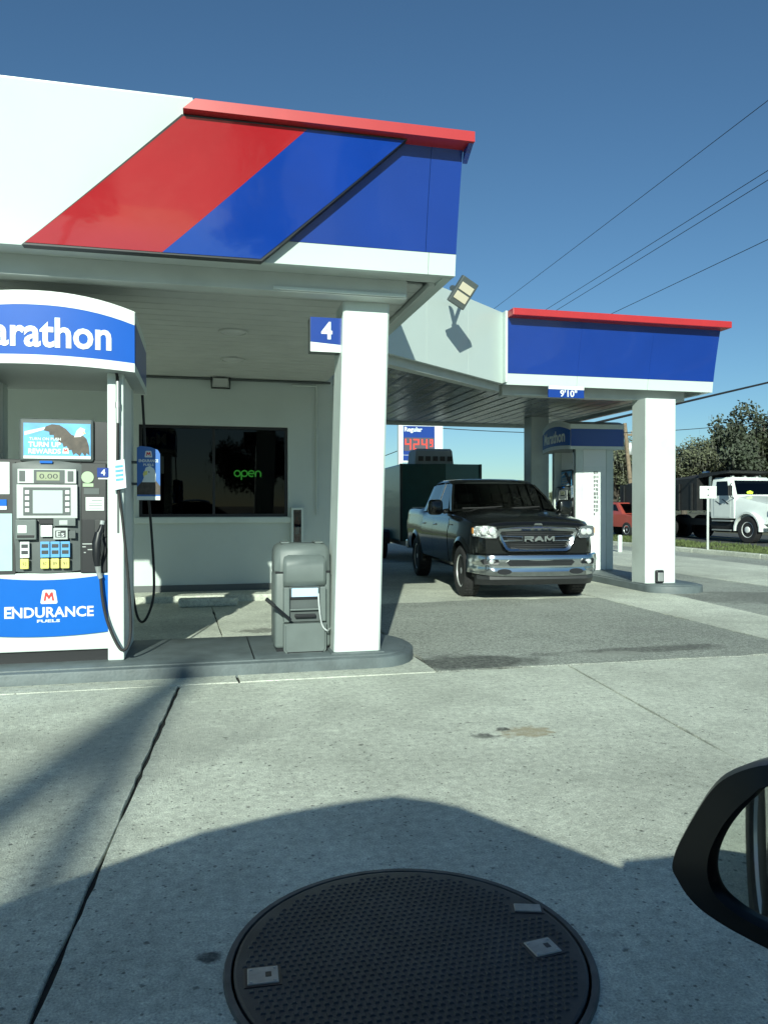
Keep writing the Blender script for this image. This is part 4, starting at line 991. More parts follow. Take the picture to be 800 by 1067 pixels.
for s in (-1, 1):
    mk('pillar', pill([(s * .925, .84, 1.34), (s * .84, 1.18, 1.62), (s * .745, 1.50, 1.83)], .022, .05), TRKB, ram)
    mk('pillar', pill([(s * .945, 1.98, 1.34), (s * .745, 2.02, 1.86)], .018, .05), TRKB, ram)
    mk('pillar', pill([(s * .945, 2.92, 1.34), (s * .735, 2.90, 1.83)], .02, .12), TRKB, ram)
    for (ya, yb, yta, ytb) in ((1.0, 1.93, 1.58, 1.97), (2.03, 2.82, 2.07, 2.80)):
        b_ = NB(); prism(b_, [(s * .952, ya, 1.345), (s * .952, yb, 1.345), (s * .758, ytb, 1.845), (s * .758, yta, 1.845)], (-s * .006, 0, 0)); mk('side_window', b_, TRKG, ram)
    # doors
    for (ya, yb) in ((.78, 1.97), (1.98, 2.95)):
        b_ = NB(); rows = []
        for k in range(9):
            z = .50 + (1.33 - .50) * k / 8; rows.append([(s * (side_x(y, z) + .006), y, z) for y in (ya, (ya + yb) / 2, yb)])
        loft(b_, rows, closed=False, cap=False); dr = mk('door', b_, TRKB, ram, smooth=50)
        xh = side_x(yb - .15, 1.12) + .03
        mk('door_handle', box(min(s * xh, s * (xh - .04)), max(s * xh, s * (xh - .04)), yb - .26, yb - .08, 1.095, 1.125, bev=.008), CHROME, dr)
    b_ = NB(); y0_ = .86
    prism(b_, [(s * .93, 1.06, 1.34), (s * .99, 1.06, 1.30), (s * 1.10, 1.05, 1.34), (s * 1.10, 1.05, 1.37), (s * .93, 1.06, 1.40)], (0, .06, 0)); ma = mk('mirror_arm', b_, TRKB, ram)
    b_ = NB(); secs = []
    for y, k in ((.955, .75), (.975, .95), (1.03, 1.0), (1.09, .98)):
        cx_, cz_ = s * 1.17, 1.42
        secs.append([(cx_ + math.copysign(abs(math.cos(a)) ** .45, math.cos(a)) * .125 * k, y, cz_ + math.copysign(abs(math.sin(a)) ** .45, math.sin(a)) * .135 * k) for a in [2 * math.pi * i / 20 for i in range(20)]])
    mk('mirror_housing', loft(b_, secs), TRKB, ma, smooth=50)
    mk('fender_badge', box(min(s * (side_x(.7, 1.10) + .004), s * (side_x(.7, 1.10) + .009)), max(s * (side_x(.7, 1.10) + .004), s * (side_x(.7, 1.10) + .009)), .55, .72, 1.12, 1.14), CHROME, body)
b_ = NB(); rows = []
for k in range(7):
    t_ = k / 6; y = .83 + (1.49 - .83) * t_; z = 1.385 + (1.845 - 1.385) * t_; hw_ = .90 + (.735 - .90) * t_
    rows.append([(hw_ * u, y - .11 * (1 - u * u), z) for u in (-1, -.75, -.5, -.25, 0, .25, .5, .75, 1)])
loft(b_, rows, False, False); wsd = mk('windscreen', b_, TRKG, ram, smooth=60)
b_ = NB()
for (xa, xb) in ((-.75, -.05), (-.02, .62)):
    tube(b_, smoothpath([(xa, .80, 1.40), ((xa + xb) / 2, .745, 1.412), (xb, .80, 1.43)]), .012, 6)
mk('wiper', b_, RUB, ram)
b_ = NB(); prism(b_, [(-.92, 2.96, 1.34), (.92, 2.96, 1.34), (.73, 2.93, 1.85), (-.73, 2.93, 1.85)], (0, .006, 0)); mk('rear_window', b_, TRKG, ram)
# cabin: seats, dash, wheel
b_ = NB()
for sx_ in (-.42, .42):
    for yy in (1.75, 2.55): bx(b_, sx_ - .24, sx_ + .24, yy, yy + .14, .95, 1.48, bev=.05); bx(b_, sx_ - .13, sx_ + .13, yy + .03, yy + .12, 1.51, 1.68, bev=.04)
mk('seat', b_, mat('seat_cloth', (.035, .035, .036), .9), ram)
mk('dashboard', box(-.85, .85, .95, 1.25, 1.2, 1.36, bev=.05), PLAS, ram)
b_ = NB(); tube(b_, [(.42 + math.cos(a) * .18, 1.34 + math.sin(a) * .06, 1.42 + math.sin(a) * .17) for a in [2 * math.pi * k / 20 for k in range(21)]], .016, 8); mk('steering_wheel', b_, PLAS, ram)


# front: grille
def ring(pts_o, pts_i, y0, y1, bulge=.02):
    b_ = NB(); n_ = len(pts_o); secs = []
    for (P_, yy) in ((pts_i, y1), (pts_i, y0 + .01), ([(a[0] * .6 + b[0] * .4, a[1] * .6 + b[1] * .4) for a, b in zip(pts_o, pts_i)], y0 - bulge), (pts_o, y0 + .01), (pts_o, y1)):
        secs.append([(p[0], yy + .10 * (abs(p[0]) / .7) ** 2, p[1]) for p in P_])
    return loft(b_, secs, True, False)
GO = [(-.62, 1.115), (-.2, 1.135), (.2, 1.135), (.62, 1.115), (.665, 1.07), (.53, .77), (.46, .735), (-.46, .735), (-.53, .77), (-.665, 1.07)]
GI = [(-.56, 1.055), (-.2, 1.07), (.2, 1.07), (.56, 1.055), (.58, 1.03), (.47, .815), (.42, .795), (-.42, .795), (-.47, .815), (-.58, 1.03)]
YF = -.90
gr = mk('grille', ring(GO, GI, YF, YF + .12), CHROME, ram, smooth=45)
b_ = NB(); secs = [[(x * k, YF + .05 + .10 * (abs(x) / .7) ** 2, z) for x in [-.60 + .1 * i for i in range(13)]] for z, k in ((.77, .80), (.9, .92), (1.08, 1.0))]
loft(b_, secs, False, False); mk('grille_mesh', b_, BLK, gr)
b_ = NB()
for i, z in enumerate([.82 + .03 * k for k in range(9)]):
    hw_ = .46 + (z - .8) * .42
    if abs(z - .945) < .045: continue
    tube(b_, [(x, YF + .035 + .10 * (abs(x) / .7) ** 2, z) for x in [-hw_ + hw_ * .2 * j for j in range(11)]], .006, 5)
mk('grille_slat', b_, PLAS, gr)
for s in (-1, 1):
    b_ = NB(); pts_ = [(s * .25, .975), (s * .565, .985), (s * .535, .915), (s * .25, .92)]
    q_ = [(x, YF + .01 + .10 * (abs(x) / .7) ** 2, z) for x, z in pts_]
    tube(b_, q_ + [q_[0]], .014, 6); mk('grille_bar', b_, CHROME, gr, smooth=60)
b_ = NB()
def glyph(pts, x0, w_): prism(b_, [(x0 + u * w_, YF - .028, .908 + v * .078) for u, v in pts], (0, .03, 0))
glyph(((0, 0), (.2, 0), (.2, .34), (.5, .34), (.74, 0), (1, 0), (.74, .38), (1, .52), (1, .86), (.86, 1), (0, 1), (0, .72), (.74, .72), (.74, .60), (0, .60)), -.235, .145)
glyph(((0, 0), (.24, 0), (.32, .22), (.68, .22), (.76, 0), (1, 0), (.64, 1), (.36, 1)), -.08, .15)
glyph(((0, 0), (.18, 0), (.18, .66), (.42, .16), (.58, .16), (.82, .66), (.82, 0), (1, 0), (1, 1), (.76, 1), (.5, .46), (.24, 1), (0, 1)), .08, .155)
mk('lettering', b_, CHROME, gr)
# headlights
for s in (-1, 1):
    pts_ = [(.665, 1.125), (.80, 1.145), (.93, 1.135), (.972, 1.09), (.965, .985), (.80, .955), (.66, .955), (.62, .99)]
    b_ = NB(); q0_ = []; q1_ = []
    for x, z in pts_:
        yy = YF + .02 + .20 * max(0, (x - .62) / .35) ** 1.8 + (.03 if x < .66 else 0)
        q0_.append((s * x, yy + .06, z)); q1_.append((s * x, yy - .012, z))
    loft(b_, [q0_, q1_]); hl = mk('headlight', b_, LAMP, ram, smooth=25)
    for (cx_, rr_) in ((.72, .045), (.83, .045)):
        yy = YF + .02 + .20 * max(0, (cx_ - .62) / .35) ** 1.8 - .02
        b_ = NB(); lathe(b_, [(yy + .02, rr_ + .008), (yy - .004, rr_), (yy - .012, rr_ * .5)], 'y', 16, c=(s * cx_, 0, 1.05)); mk('lamp_lens', b_, mat('lens_clear', (.6, .62, .62), .1, metal=.3), hl, smooth=50)
    b_ = NB(); bx(b_, min(s * .952, s * .975), max(s * .952, s * .975), YF + .20, YF + .27, 1.02, 1.11, bev=.008); mk('marker_lamp', b_, mat('amber', (.55, .22, .04), .3), hl)
# lower fascia behind bumper and black fill under the lamps
b_ = NB(); secs = []
for z, k, yo in ((1.13, .95, .0), (1.0, .985, -.02), (.80, 1.0, -.03), (.66, 1.0, -.02)):
    secs.append([(x * k * .985, YF + .13 + yo + .26 * abs(x) ** 3, z) for x in [-1 + .1 * i for i in range(21)]])
loft(b_, secs, False, False); mk('front_fascia', b_, TRKB, ram, smooth=60)
# chrome bumper
b_ = NB(); secs = []
for i in range(25):
    x = -1.03 + 2.06 * i / 24; u = abs(x) / 1.03; yo = YF - .07 + .05 * u * u + (.30 * max(0, u - .80) / .20 if u > .80 else 0) ** 1.0
    zt_ = .715 - .0 * u; zb_ = .385 + .05 * u ** 4
    secs.append([(x, yo + .06, zt_), (x, yo + .005, zt_ - .015), (x, yo - .02, zt_ - .09), (x, yo - .005, zt_ - .14), (x, yo + .0, zt_ - .20), (x, yo - .015, zb_ + .07), (x, yo + .02, zb_), (x, yo + .10, zb_)])
bp = mk('bumper', loft(b_, secs), CHROME, ram, smooth=40)
def face_y(x):
    u = abs(x) / 1.03; return YF - .07 + .05 * u * u + (.30 * (u - .80) / .20 if u > .80 else 0)
b_ = NB(); pts_ = [(-.53, .60), (-.49, .635), (.49, .635), (.53, .60), (.48, .545), (-.48, .545)]
prism(b_, [(x, face_y(x) - .030 + .0, z) for x, z in pts_], (0, .05, 0)); ik = mk('lower_intake', b_, BLK, bp)
b_ = NB()
for k in range(3): tube(b_, [(-.47, face_y(.47) - .032, .565 + .025 * k), (.47, face_y(.47) - .032, .565 + .025 * k)], .005, 5)
mk('intake_slat', b_, PLAS, ik)
for s in (-1, 1):
    b_ = NB(); prism(b_, [(s * x, face_y(x) - .032, z) for x, z in ((.66, .57), (.64, .60), (.66, .645), (.86, .65), (.90, .62), (.86, .565))], (0, .05, 0)); fp = mk('fog_pocket', b_, BLK, bp)
    b_ = NB(); yy = face_y(.75) - .04; lathe(b_, [(yy + .02, .036), (yy, .034), (yy - .008, .02)], 'y', 16, c=(s * .76, 0, .608)); mk('fog_lamp', b_, mat('lens_clear', (.9, .92, .92), .08, metal=.3), fp, smooth=50)
    b_ = NB(); prism(b_, [(s * (.56 + math.cos(a) * .11), face_y(.56) - .030, .46 + math.sin(a) * .042) for a in [2 * math.pi * k / 16 for k in range(16)]], (0, .04, 0)); mk('tow_hook_pocket', b_, BLK, bp)
b_ = NB(); secs = []
for i in range(13):
    x = -.92 + 1.84 * i / 12; yo = face_y(x) + .05; secs.append([(x, yo, .40), (x, yo - .015, .34), (x, yo + .06, .25), (x, yo + .14, .25), (x, yo + .14, .40)])
mk('valance', loft(b_, secs), PLAS, ram, smooth=40)
mk('underbody', box(-.60, .60, -.6, 4.6, .30, .52), BLK, ram)
b_ = box(-.60, .60, -.11, .11, .38, .50); bx(b_, -.6, .6, 3.57, 3.77, .38, .50); mk('axle', b_, BLK, ram)
mk('rear_bumper', box(-.98, .98, 4.80, 4.98, .50, .70, bev=.03), CHROME, ram)
mk('bed_floor', box(-.88, .88, 3.10, 4.74, 1.395, 1.415), PLAS, ram)
b_ = NB(); prism(b_, [(-.07, YF + .04, 1.15), (.07, YF + .04, 1.15), (.05, YF + .035, 1.18), (-.05, YF + .035, 1.18)], (0, -.01, 0)); mk('hood_badge', b_, CHROME, ram)

# ---------------------------------------------------------------- green trailer
TG = mat('trailer_green', (.012, .075, .068), .35, var=.1, coat=.2)
tr_l = ram.matrix_world if False else None
back = Vector((math.sin(R(8)), math.cos(R(8)), 0))
tp = Vector((5.03, 11.66, 0)) + back * 6.6   # hitched behind
trl = thing('enclosed_trailer', (tp.x - .02, tp.y, 0), R(-3), 'dark green enclosed box trailer with roof air unit behind the pickup', 'trailer')
mk('box_body', box(-1.05, 1.05, .6, 5.4, .55, 2.52, bev=.04), TG, trl)
b_ = NB(); prism(b_, [(-1.05, .598, .55), (0, .12, .55), (1.05, .598, .55)], (0, 0, 1.95)); mk('nose', b_, TG, trl)
for s in (-1, 1): mk('corner_trim', box(s * 1.045 - .03, s * 1.045 + .03, .56, .64, .55, 2.52), mat('trim_dark', (.02, .03, .03), .4), trl)
b_ = box(-.9, -.84, -.5, .6, .42, .52); bx(b_, -.9, .9, .5, 5.3, .42, .548); mk('chassis', b_, BLK, trl)
b_ = NB(); prism(b_, [(-.05, -1.25, .44), (.05, -1.25, .44), (.5, .5, .44), (-.5, .5, .44)], (0, 0, .09)); mk('draw_bar', b_, BLK, trl)
for s in (-1, 1):
    for yy in (2.55, 3.4):
        wheel(trl, s * 1.17, yy, .34, .34, .2, .19, s, 5)
    b_ = NB(); secs = []
    for k in range(13):
        a = R(180 * k / 12); yy = 2.97 - math.cos(a) * .95; zz = .42 + min(.36, math.sin(a) * .60)
        secs.append([(s * 1.052, yy, zz), (s * 1.30, yy, zz), (s * 1.30, yy, zz + .02), (s * 1.052, yy, zz + .02)])
    mk('mudguard', loft(b_, secs), BLK, trl)
ac = NB(); secs = []
for z, e in ((2.525, .0), (2.86, .03), (2.92, .07)): secs.append([(-.66 + e, .70 + e, z), (.36 - e, .70 + e, z), (.36 - e, 1.6 - e, z), (-.66 + e, 1.6 - e, z)])
aco = mk('air_unit', loft(ac, secs), mat('ac_grey', (.30, .33, .33), .6, var=.1), trl)
for k in range(5): mk('louvre', box(-.57 + .19 * k, -.44 + .19 * k, .685, .6999, 2.60, 2.72), BLK, aco)

# ---------------------------------------------------------------- dump truck on the street
dp = PZ(777, 566)
dt = thing('dump_truck', (dp.x + 1.12, dp.y, 0), R(4), 'white cab dump truck with black tipper body on the street', 'truck')
DW = mat('cab_white', (.68, .73, .71), .3, coat=.5, var=.03); DB = mat('tipper_black', (.012, .013, .014), .55, var=.3)
DG = glass('cab_glass_dark', (.05, .06, .06), .9)
# local: front toward -y, front axle at y = 0
b_ = NB(); secs = []
for y, hw_, zt_, zb_ in ((-1.05, .78, 1.42, .95), (-.98, .90, 1.52, .75), (-.5, .98, 1.60, .75), (.1, 1.02, 1.72, .95), (.72, 1.05, 1.86, .95)):
    secs.append([(-hw_, y, zb_), (-hw_, y, zt_ - .22), (-hw_ * .9, y, zt_ - .05), (-hw_ * .5, y, zt_), (hw_ * .5, y, zt_), (hw_ * .9, y, zt_ - .05), (hw_, y, zt_ - .22), (hw_, y, zb_)])
mk('hood', loft(b_, secs), DW, dt, smooth=40)
for s in (-1, 1):
    b_ = NB(); secs = []
    for k in range(13):
        a = R(-5 + 190 * k / 12); y0_ = -math.cos(a) * .62; z0_ = .52 + math.sin(a) * .62
        secs.append([(s * .75, y0_, z0_), (s * 1.20, y0_, z0_), (s * 1.20, y0_ * 1.09, .52 + math.sin(a) * .70), (s * .75, y0_ * 1.09, .52 + math.sin(a) * .72)])
    mk('fender', loft(b_, secs), DW, dt, smooth=45)
    b_ = box(min(s * .70, s * 1.0), max(s * .70, s * 1.0), -1.0, -.9, 1.08, 1.30, bev=.03); mk('headlight', b_, LAMP, dt)
    wheel(dt, s * 1.02, 0, .52, .52, .30, .30, s, style='disc', rim_m=mat('steel_white', (.70, .72, .71), .4))
    for yy in (5.0, 6.35):
        wheel(dt, s * .98, yy, .52, .52, .50, .30, s, style='disc', rim_m=mat('steel_white', (.70, .72, .71), .4))
# cab shell
b_ = NB(); secs = []
for z, y0_, y1_, hw_ in ((.95, .70, 2.05, 1.08), (1.80, .70, 2.07, 1.10), (1.86, .74, 2.07, 1.10), (2.50, 1.02, 2.05, 1.0), (2.60, 1.12, 2.0, .92)):
    secs.append([(-hw_, y0_ + .08, z), (-hw_ + .08, y0_, z), (hw_ - .08, y0_, z), (hw_, y0_ + .08, z), (hw_, y1_, z), (-hw_, y1_, z)])
mk('cab', loft(b_, secs), DW, dt, smooth=35)
b_ = NB(); prism(b_, [(-.96, .745, 1.90), (.96, .745, 1.90), (.88, 1.005, 2.46), (-.88, 1.005, 2.46)], (0, -.014, .004)); mk('windscreen', b_, DG, dt)
b_ = NB(); prism(b_, [(-.5, .705, 1.93), (-.24, .705, 1.92), (-.20, .715, 2.0), (-.34, .73, 2.06), (-.52, .72, 2.0)], (0, .012, 0)); 
mk('safety_vest', b_, mat('vest_yellow', (.55, .75, .05), .7), dt)
for s in (-1, 1):
    b_ = NB(); prism(b_, [(s * 1.092, 1.02, 1.86), (s * 1.092, 1.82, 1.86), (s * 1.012, 1.80, 2.44), (s * 1.012, 1.22, 2.44)], (s * .012, 0, 0)); mk('side_window', b_, DG, dt)
    b_ = NB(); prism(b_, [(s * 1.093, .98, 1.0), (s * 1.093, 1.88, 1.0), (s * 1.113, 1.88, 1.80), (s * 1.113, .90, 1.80)], (s * .004, 0, 0)); dr = mk('door', b_, DW, dt)
    b_ = NB(); prism(b_, [(s * 1.121, 1.0, 1.52), (s * 1.121, 1.35, 1.72), (s * 1.121, 1.42, 1.72), (s * 1.121, 1.08, 1.52)], (s * .004, 0, 0)); mk('door_stripe', b_, DB, dr)
    b_ = NB(); prism(b_, [(s * 1.121, 1.42, 1.50), (s * 1.121, 1.75, 1.66), (s * 1.121, 1.80, 1.66), (s * 1.121, 1.50, 1.50)], (s * .004, 0, 0)); mk('door_stripe', b_, DB, dr)
    mk('step', box(min(s * .7, s * 1.18), max(s * .7, s * 1.18), .85, 1.9, .82, .88), GALV, dt); mk('step', box(min(s * .7, s * 1.18), max(s * .7, s * 1.18), .85, 1.9, .45, .50), GALV, dt)
    b_ = NB(); lathe(b_, [(.9, .29), (2.1, .29)], 'y', 20, c=(s * .75, 0, .66)); mk('fuel_tank', b_, DB, dt, smooth=50)
    b_ = NB(); tube(b_, smoothpath([(s * 1.0, 2.2, 1.0), (s * 1.0, 2.2, 2.5), (s * 1.0, 2.2, 2.72), (s * 1.0, 2.35, 2.82), (s * 1.0, 2.62, 2.82)], 5), .065, 12); ek = mk('exhaust_stack', b_, CHROME, dt, smooth=60)
    b_ = NB(); lathe(b_, [(1.2, .11), (2.2, .11)], 'z', 16, c=(s * 1.0, 2.2, 0)); mk('heat_shield', b_, GALV, ek, smooth=50)
    b_ = NB(); tube(b_, [(s * 1.10, .75, 1.75), (s * 1.32, .70, 1.8), (s * 1.32, .70, 2.3), (s * 1.08, .9, 2.35)], .016, 6); bx(b_, s * 1.32 - .10, s * 1.32 + .10, .70, .74, 1.85, 2.25, bev=.02); mk('mirror', b_, DB, dt)
mk('bumper', box(-1.18, 1.18, -1.25, -1.06, .45, .80, bev=.04), DW, dt)
mk('radiator_grille', box(-.55, .55, -1.075, -1.045, .85, 1.36, bev=.02), CHROME, dt)
b_ = box(-.42, -.30, -.9, 8.0, .62, .90); bx(b_, .30, .42, -.9, 8.0, .62, .90); mk('chassis', b_, DB, dt)
for x in (-.6, 0, .6): mk('roof_marker', box(x - .06, x + .06, 1.35, 1.5, 2.60, 2.68, bev=.02), mat('marker_white', (.7, .7, .66), .4), dt)
# tipper body
b_ = NB(); prism(b_, [(-1.22, 2.75, 1.25), (-1.22, 2.75, 2.62), (-1.22, 8.2, 2.45), (-1.22, 8.2, 1.25)], (2.44, 0, 0)); tb = mk('tipper_body', b_, DB, dt)
for s in (-1, 1):
    for k in range(7): mk('rib', box(min(s * 1.225, s * 1.285), max(s * 1.225, s * 1.285), 3.0 + .8 * k, 3.09 + .8 * k, 1.27, 2.40), DB, tb)
    b_ = NB(); tube(b_, [(s * 1.33, 4.35, 1.32), (s * 1.34, 6.6, 2.36)], .05, 8); mk('tarp_arm', b_, GALV, tb)
b_ = NB(); prism(b_, [(-1.15, 2.74, 2.60), (-1.15, 1.0, 2.80), (-1.15, .95, 2.86), (-1.15, 2.74, 2.80)], (2.30, 0, 0)); mk('cab_shield', b_, DB, tb)
b_ = NB(); secs = []
for k in range(9):
    y = 2.7 + 5.4 * k / 8; secs.append([(-1.2, y, 2.56 - .03 * k), (-.8, y, 2.78 - .03 * k + .03 * math.sin(k * 2)), (0, y, 2.84 - .03 * k), (.8, y, 2.78 - .03 * k), (1.2, y, 2.56 - .03 * k)])
loft(b_, secs, False, False); mk('tarp', b_, mat('tarp', (.02, .02, .021), .8), tb)
mk('mud_flap', box(-1.2, 1.2, 7.05, 7.07, .25, .9), RUB, dt)

# ---------------------------------------------------------------- far cars
def far_car(name, loc, rz, m, label, cat, suv=True):
    o = thing(name, loc, rz, label, cat)
    prof = [(-2.2, .45), (-2.25, .75), (-2.1, .95), (-1.1, 1.08), (-.55, 1.6), (.9, 1.66), (1.9, 1.5) if suv else (.95, 1.62), (2.2, 1.05), (2.3, .5)]
    b_ = NB(); secs = []
    for x, k in ((-.92, .94), (-.88, 1), (.88, 1), (.92, .94)): secs.append([(x if z < 1.2 else x * .84, y, .45 + (z - .45) * k) for y, z in prof])
    mk('body', loft(b_, secs), m, o)
    b_ = NB(); prism(b_, [(-.72, -1.07, 1.1), (.72, -1.07, 1.1), (.66, -.60, 1.54), (-.66, -.60, 1.54)], (0, -.03, .01)); mk('windscreen', b_, DG, o)
    for s in (-1, 1):
        b_ = NB(); prism(b_, [(s * .86, -.85, 1.12), (s * .86, 1.7, 1.12), (s * .79, 1.5, 1.5), (s * .79, -.45, 1.52)], (s * .03, 0, 0)); mk('side_window', b_, DG, o)
        mk('headlight', box(min(s * .5, s * .85), max(s * .5, s * .85), -2.28, -2.2, .72, .88, bev=.02), LAMP, o)
        for yy in (-1.4, 1.4): wheel(o, s * .84, yy, .34, .34, .22, .2, s, 5)
    mk('grille', box(-.48, .48, -2.28, -2.2, .58, .86, bev=.02), BLK, o); mk('bumper', box(-.9, .9, -2.32, -2.2, .32, .55, bev=.05), PLAS, o)
    return o
p = PD(645, 556, 37)
far_car('parked_car', (19.9, 33.6, 0), R(8), mat('car_red', (.33, .06, .045), .3, coat=.8), 'red car on the street seen between the far pump and column', 'car')
p = PD(405, 548, 47)
far_car('parked_car', (p.x - .8, p.y, -.015), R(60), mat('car_dark', (.03, .035, .04), .3, coat=.8), 'dark car on the distant road left of the price sign post', 'car')

# ---------------------------------------------------------------- the car the picture is taken from
CB = mat('own_car_paint', (.018, .019, .021), .25, coat=.8); TINT = glass('tinted_glass', (.03, .033, .033), .8)
car = thing('own_car', (0, -.48, 0), 0, 'dark car with black door mirror, its shadow lying on the concrete', 'car')
YO = .48                                                  # world y -> local y
# lower body, side at world y = .42
b_ = NB(); secs = []
for x, hw_, zt_, zb_ in ((-2.55, .70, .95, .45), (-2.45, .80, 1.05, .32), (-1.9, .88, 1.08, .25), (-1.0, .90, 1.03, .22), (0, .90, 1.0, .22), (.85, .90, 1.08, .22), (.97, .90, 1.17, .22), (1.5, .88, 1.17, .25), (2.0, .84, 1.08, .28), (2.3, .74, .90, .32), (2.4, .60, .70, .42)):
    secs.append([(x, -hw_ * .9, zb_), (x, -hw_, zb_ + .2), (x, -hw_ * .99, zt_ - .16), (x, -hw_ * .93, zt_ - .03), (x, -hw_ * .6, zt_ + (.05 if x > 1 else 0)), (x, hw_ * .6, zt_ + (.05 if x > 1 else 0)), (x, hw_ * .93, zt_ - .03), (x, hw_ * .99, zt_ - .16), (x, hw_, zb_ + .2), (x, hw_ * .9, zb_)])
cbody = mk('body', loft(b_, secs), CB, car)
for yy in (-1.5, 1.45):
    cu = NB(); lathe(cu, [(-1.2, .37), (-.6, .37)], 'y', 32, c=(yy, 0, .34)); boolean_cut(cbody, mk('cut', cu, CB, car))
    cu = NB(); lathe(cu, [(.6, .37), (1.2, .37)], 'y', 32, c=(yy, 0, .34)); boolean_cut(cbody, mk('cut', cu, CB, car))
cbody.data.shade_smooth(); cbody.data.set_sharp_from_angle(angle=R(35))
for xx in (-1.5, 1.45):
    for s in (-1, 1):
        wo_ = wheel(car, 0, 0, 0, .34, .22, .21, 1, 5)
        wo_.location = (xx, s * .79, .34); wo_.rotation_euler = (0, 0, R(90) * s)
# roof line as its shadow shows it: (x, z edge, half width at roof)
RL = [(-2.05, 1.10, .70), (-1.75, 1.23, .66), (-1.5, 1.325, .665), (-1.2, 1.44, .67), (-.95, 1.525, .68), (-.6, 1.585, .685), (-.3, 1.613, .69), (-.07, 1.622, .69), (.12, 1.595, .64), (.26, 1.548, .615)]
b_ = NB(); secs = []
for x, z, hw_ in RL: secs.append([(x, -hw_, z), (x, -hw_ * .8, z + .03), (x, 0, z + .045), (x, hw_ * .8, z + .03), (x, hw_, z), (x, hw_ * .9, z - .02), (x, 0, z + .01), (x, -hw_ * .9, z - .02)])
mk('roof', loft(b_, secs), CB, car, smooth=40)
def glz(name, pts, m): b2 = NB(); prism(b2, pts, (0, 0, .006)); return mk(name, b2, m, car)
b2 = NB(); prism(b2, [(.24, -.61, 1.553), (.24, .61, 1.553), (1.0, .83, 1.05), (1.0, -.83, 1.05)], (.01, 0, .005)); mk('windscreen', b2, TINT, car)
for s in (-1, 1):
    b2 = NB(); tube(b2, [(.20, s * .60, 1.545), (.99, s * .83, 1.05)], .036, 8); mk('pillar', b2, CB, car)
    b2 = NB(); tube(b2, [(-.62, s * .66, 1.53), (-.55, s * .86, 1.02)], .045, 8); mk('pillar', b2, CB, car)
    b2 = NB(); tube(b2, [(-1.75, s * .665, 1.23), (-1.5, s * .86, 1.04)], .06, 8); mk('pillar', b2, CB, car)
    b2 = NB(); prism(b2, [(-.64, s * .675, 1.545), (-1.2, s * .665, 1.41), (-1.6, s * .665, 1.27), (-1.5, s * .84, 1.05), (-.56, s * .85, 1.01)], (0, s * .008, 0)); mk('side_window', b2, TINT, car)
b2 = NB(); prism(b2, [(.24, -.61, 1.555), (.0, -.675, 1.595), (-.62, -.68, 1.57), (-.55, -.86, 1.0), (.99, -.84, 1.0)], (0, -.008, 0)); mk('side_window', b2, TINT, car)
# seats
for sx_, sy_ in ((-.35, .40), (-.35, -.40)):
    b2 = NB(); bx(b2, sx_ - .55, sx_ - .42, sy_ - .25, sy_ + .25, .6, 1.2, bev=.05); bx(b2, sx_ - .5, sx_ + .05, sy_ - .25, sy_ + .25, .95, 1.04, bev=.04)
    bx(b2, sx_ - .56, sx_ - .46, sy_ - .13, sy_ + .13, 1.22, 1.40, bev=.04); mk('seat', b2, mat('seat_cloth', (.035, .035, .036), .9), car)
mk('dashboard', box(.55, .98, -.8, .8, .9, 1.07, bev=.05), PLAS, car)
# door mirror: outline lies in a plane facing the driver
TIPD = .75
tip = PD(693, 905, TIPD); an = R(28)
tv = Vector((math.sin(an), -math.cos(an), 0)); nv = Vector((-math.cos(an), -math.sin(an), 0))
def MPt(x, y):
    v = ray(x, y); k = (tip - _C).dot(nv) / v.dot(nv); q_ = _C + v * k - tip; return (q_.dot(tv), q_.z)
outer = [MPt(*p) for p in ((693, 905), (697, 888), (708, 866), (720, 845), (733, 825), (748, 810), (770, 800), (800, 794.5))]
outer += [(u, v) for u, v in ((.135, .136), (.18, .134), (.21, .118), (.225, .08), (.222, .03), (.205, -.015), (.175, -.038), (.135, -.044))]
outer += [MPt(*p) for p in ((800, 994), (775, 981), (750, 967), (725, 950), (709, 933), (699, 917))]
inner = [MPt(*p) for p in ((742.5, 905), (744, 890), (749, 876), (756, 863), (764, 852), (773, 842), (786, 830), (800, 820))]
inner += [(u, v) for u, v in ((.13, .114), (.165, .112), (.188, .098), (.20, .07), (.198, .04), (.185, .008), (.16, -.010), (.13, -.017))]
inner += [MPt(*p) for p in ((800, 965.5), (786, 959), (772, 951), (758, 940), (749, 930), (744, 918))]
def round_loop(L_, k=3):
    n_ = len(L_); out = []
    for i in range(n_):
        p0, p1, p2, p3 = [Vector((*L_[(i + j) % n_], 0)) for j in (-1, 0, 1, 2)]
        for q in range(k):
            t_ = q / k; p_ = 0.5 * ((2 * p1) + (p2 - p0) * t_ + (2 * p0 - 5 * p1 + 4 * p2 - p3) * t_ * t_ + (3 * p1 - p0 - 3 * p2 + p3) * t_ ** 3); out.append((p_.x, p_.y))
    return out
outer = round_loop(outer); inner = round_loop(inner)
def MW(u, v, w_): p = tip + tv * u + Vector((0, 0, v)) - nv * w_; return Vector((p.x, p.y + YO, p.z))
cu_ = (sum(p[0] for p in outer) / len(outer), sum(p[1] for p in outer) / len(outer))
secs = []
secs.append([MW(u, v, .014) for u, v in inner]); secs.append([MW(u, v, .004) for u, v in inner])
secs.append([MW(u + (a - u) * .08, v + (b - v) * .08, -.004) for (u, v), (a, b) in zip(inner, outer)])
secs.append([MW(a + (u - a) * .12, b + (v - b) * .12, .002) for (u, v), (a, b) in zip(inner, outer)])
secs.append([MW(u, v, .014) for u, v in outer])
for k, d_ in ((.985, .04), (.93, .075), (.80, .105), (.58, .125), (.3, .133)): secs.append([MW(cu_[0] + (u - cu_[0]) * k, cu_[1] + (v - cu_[1]) * k, d_) for u, v in outer])
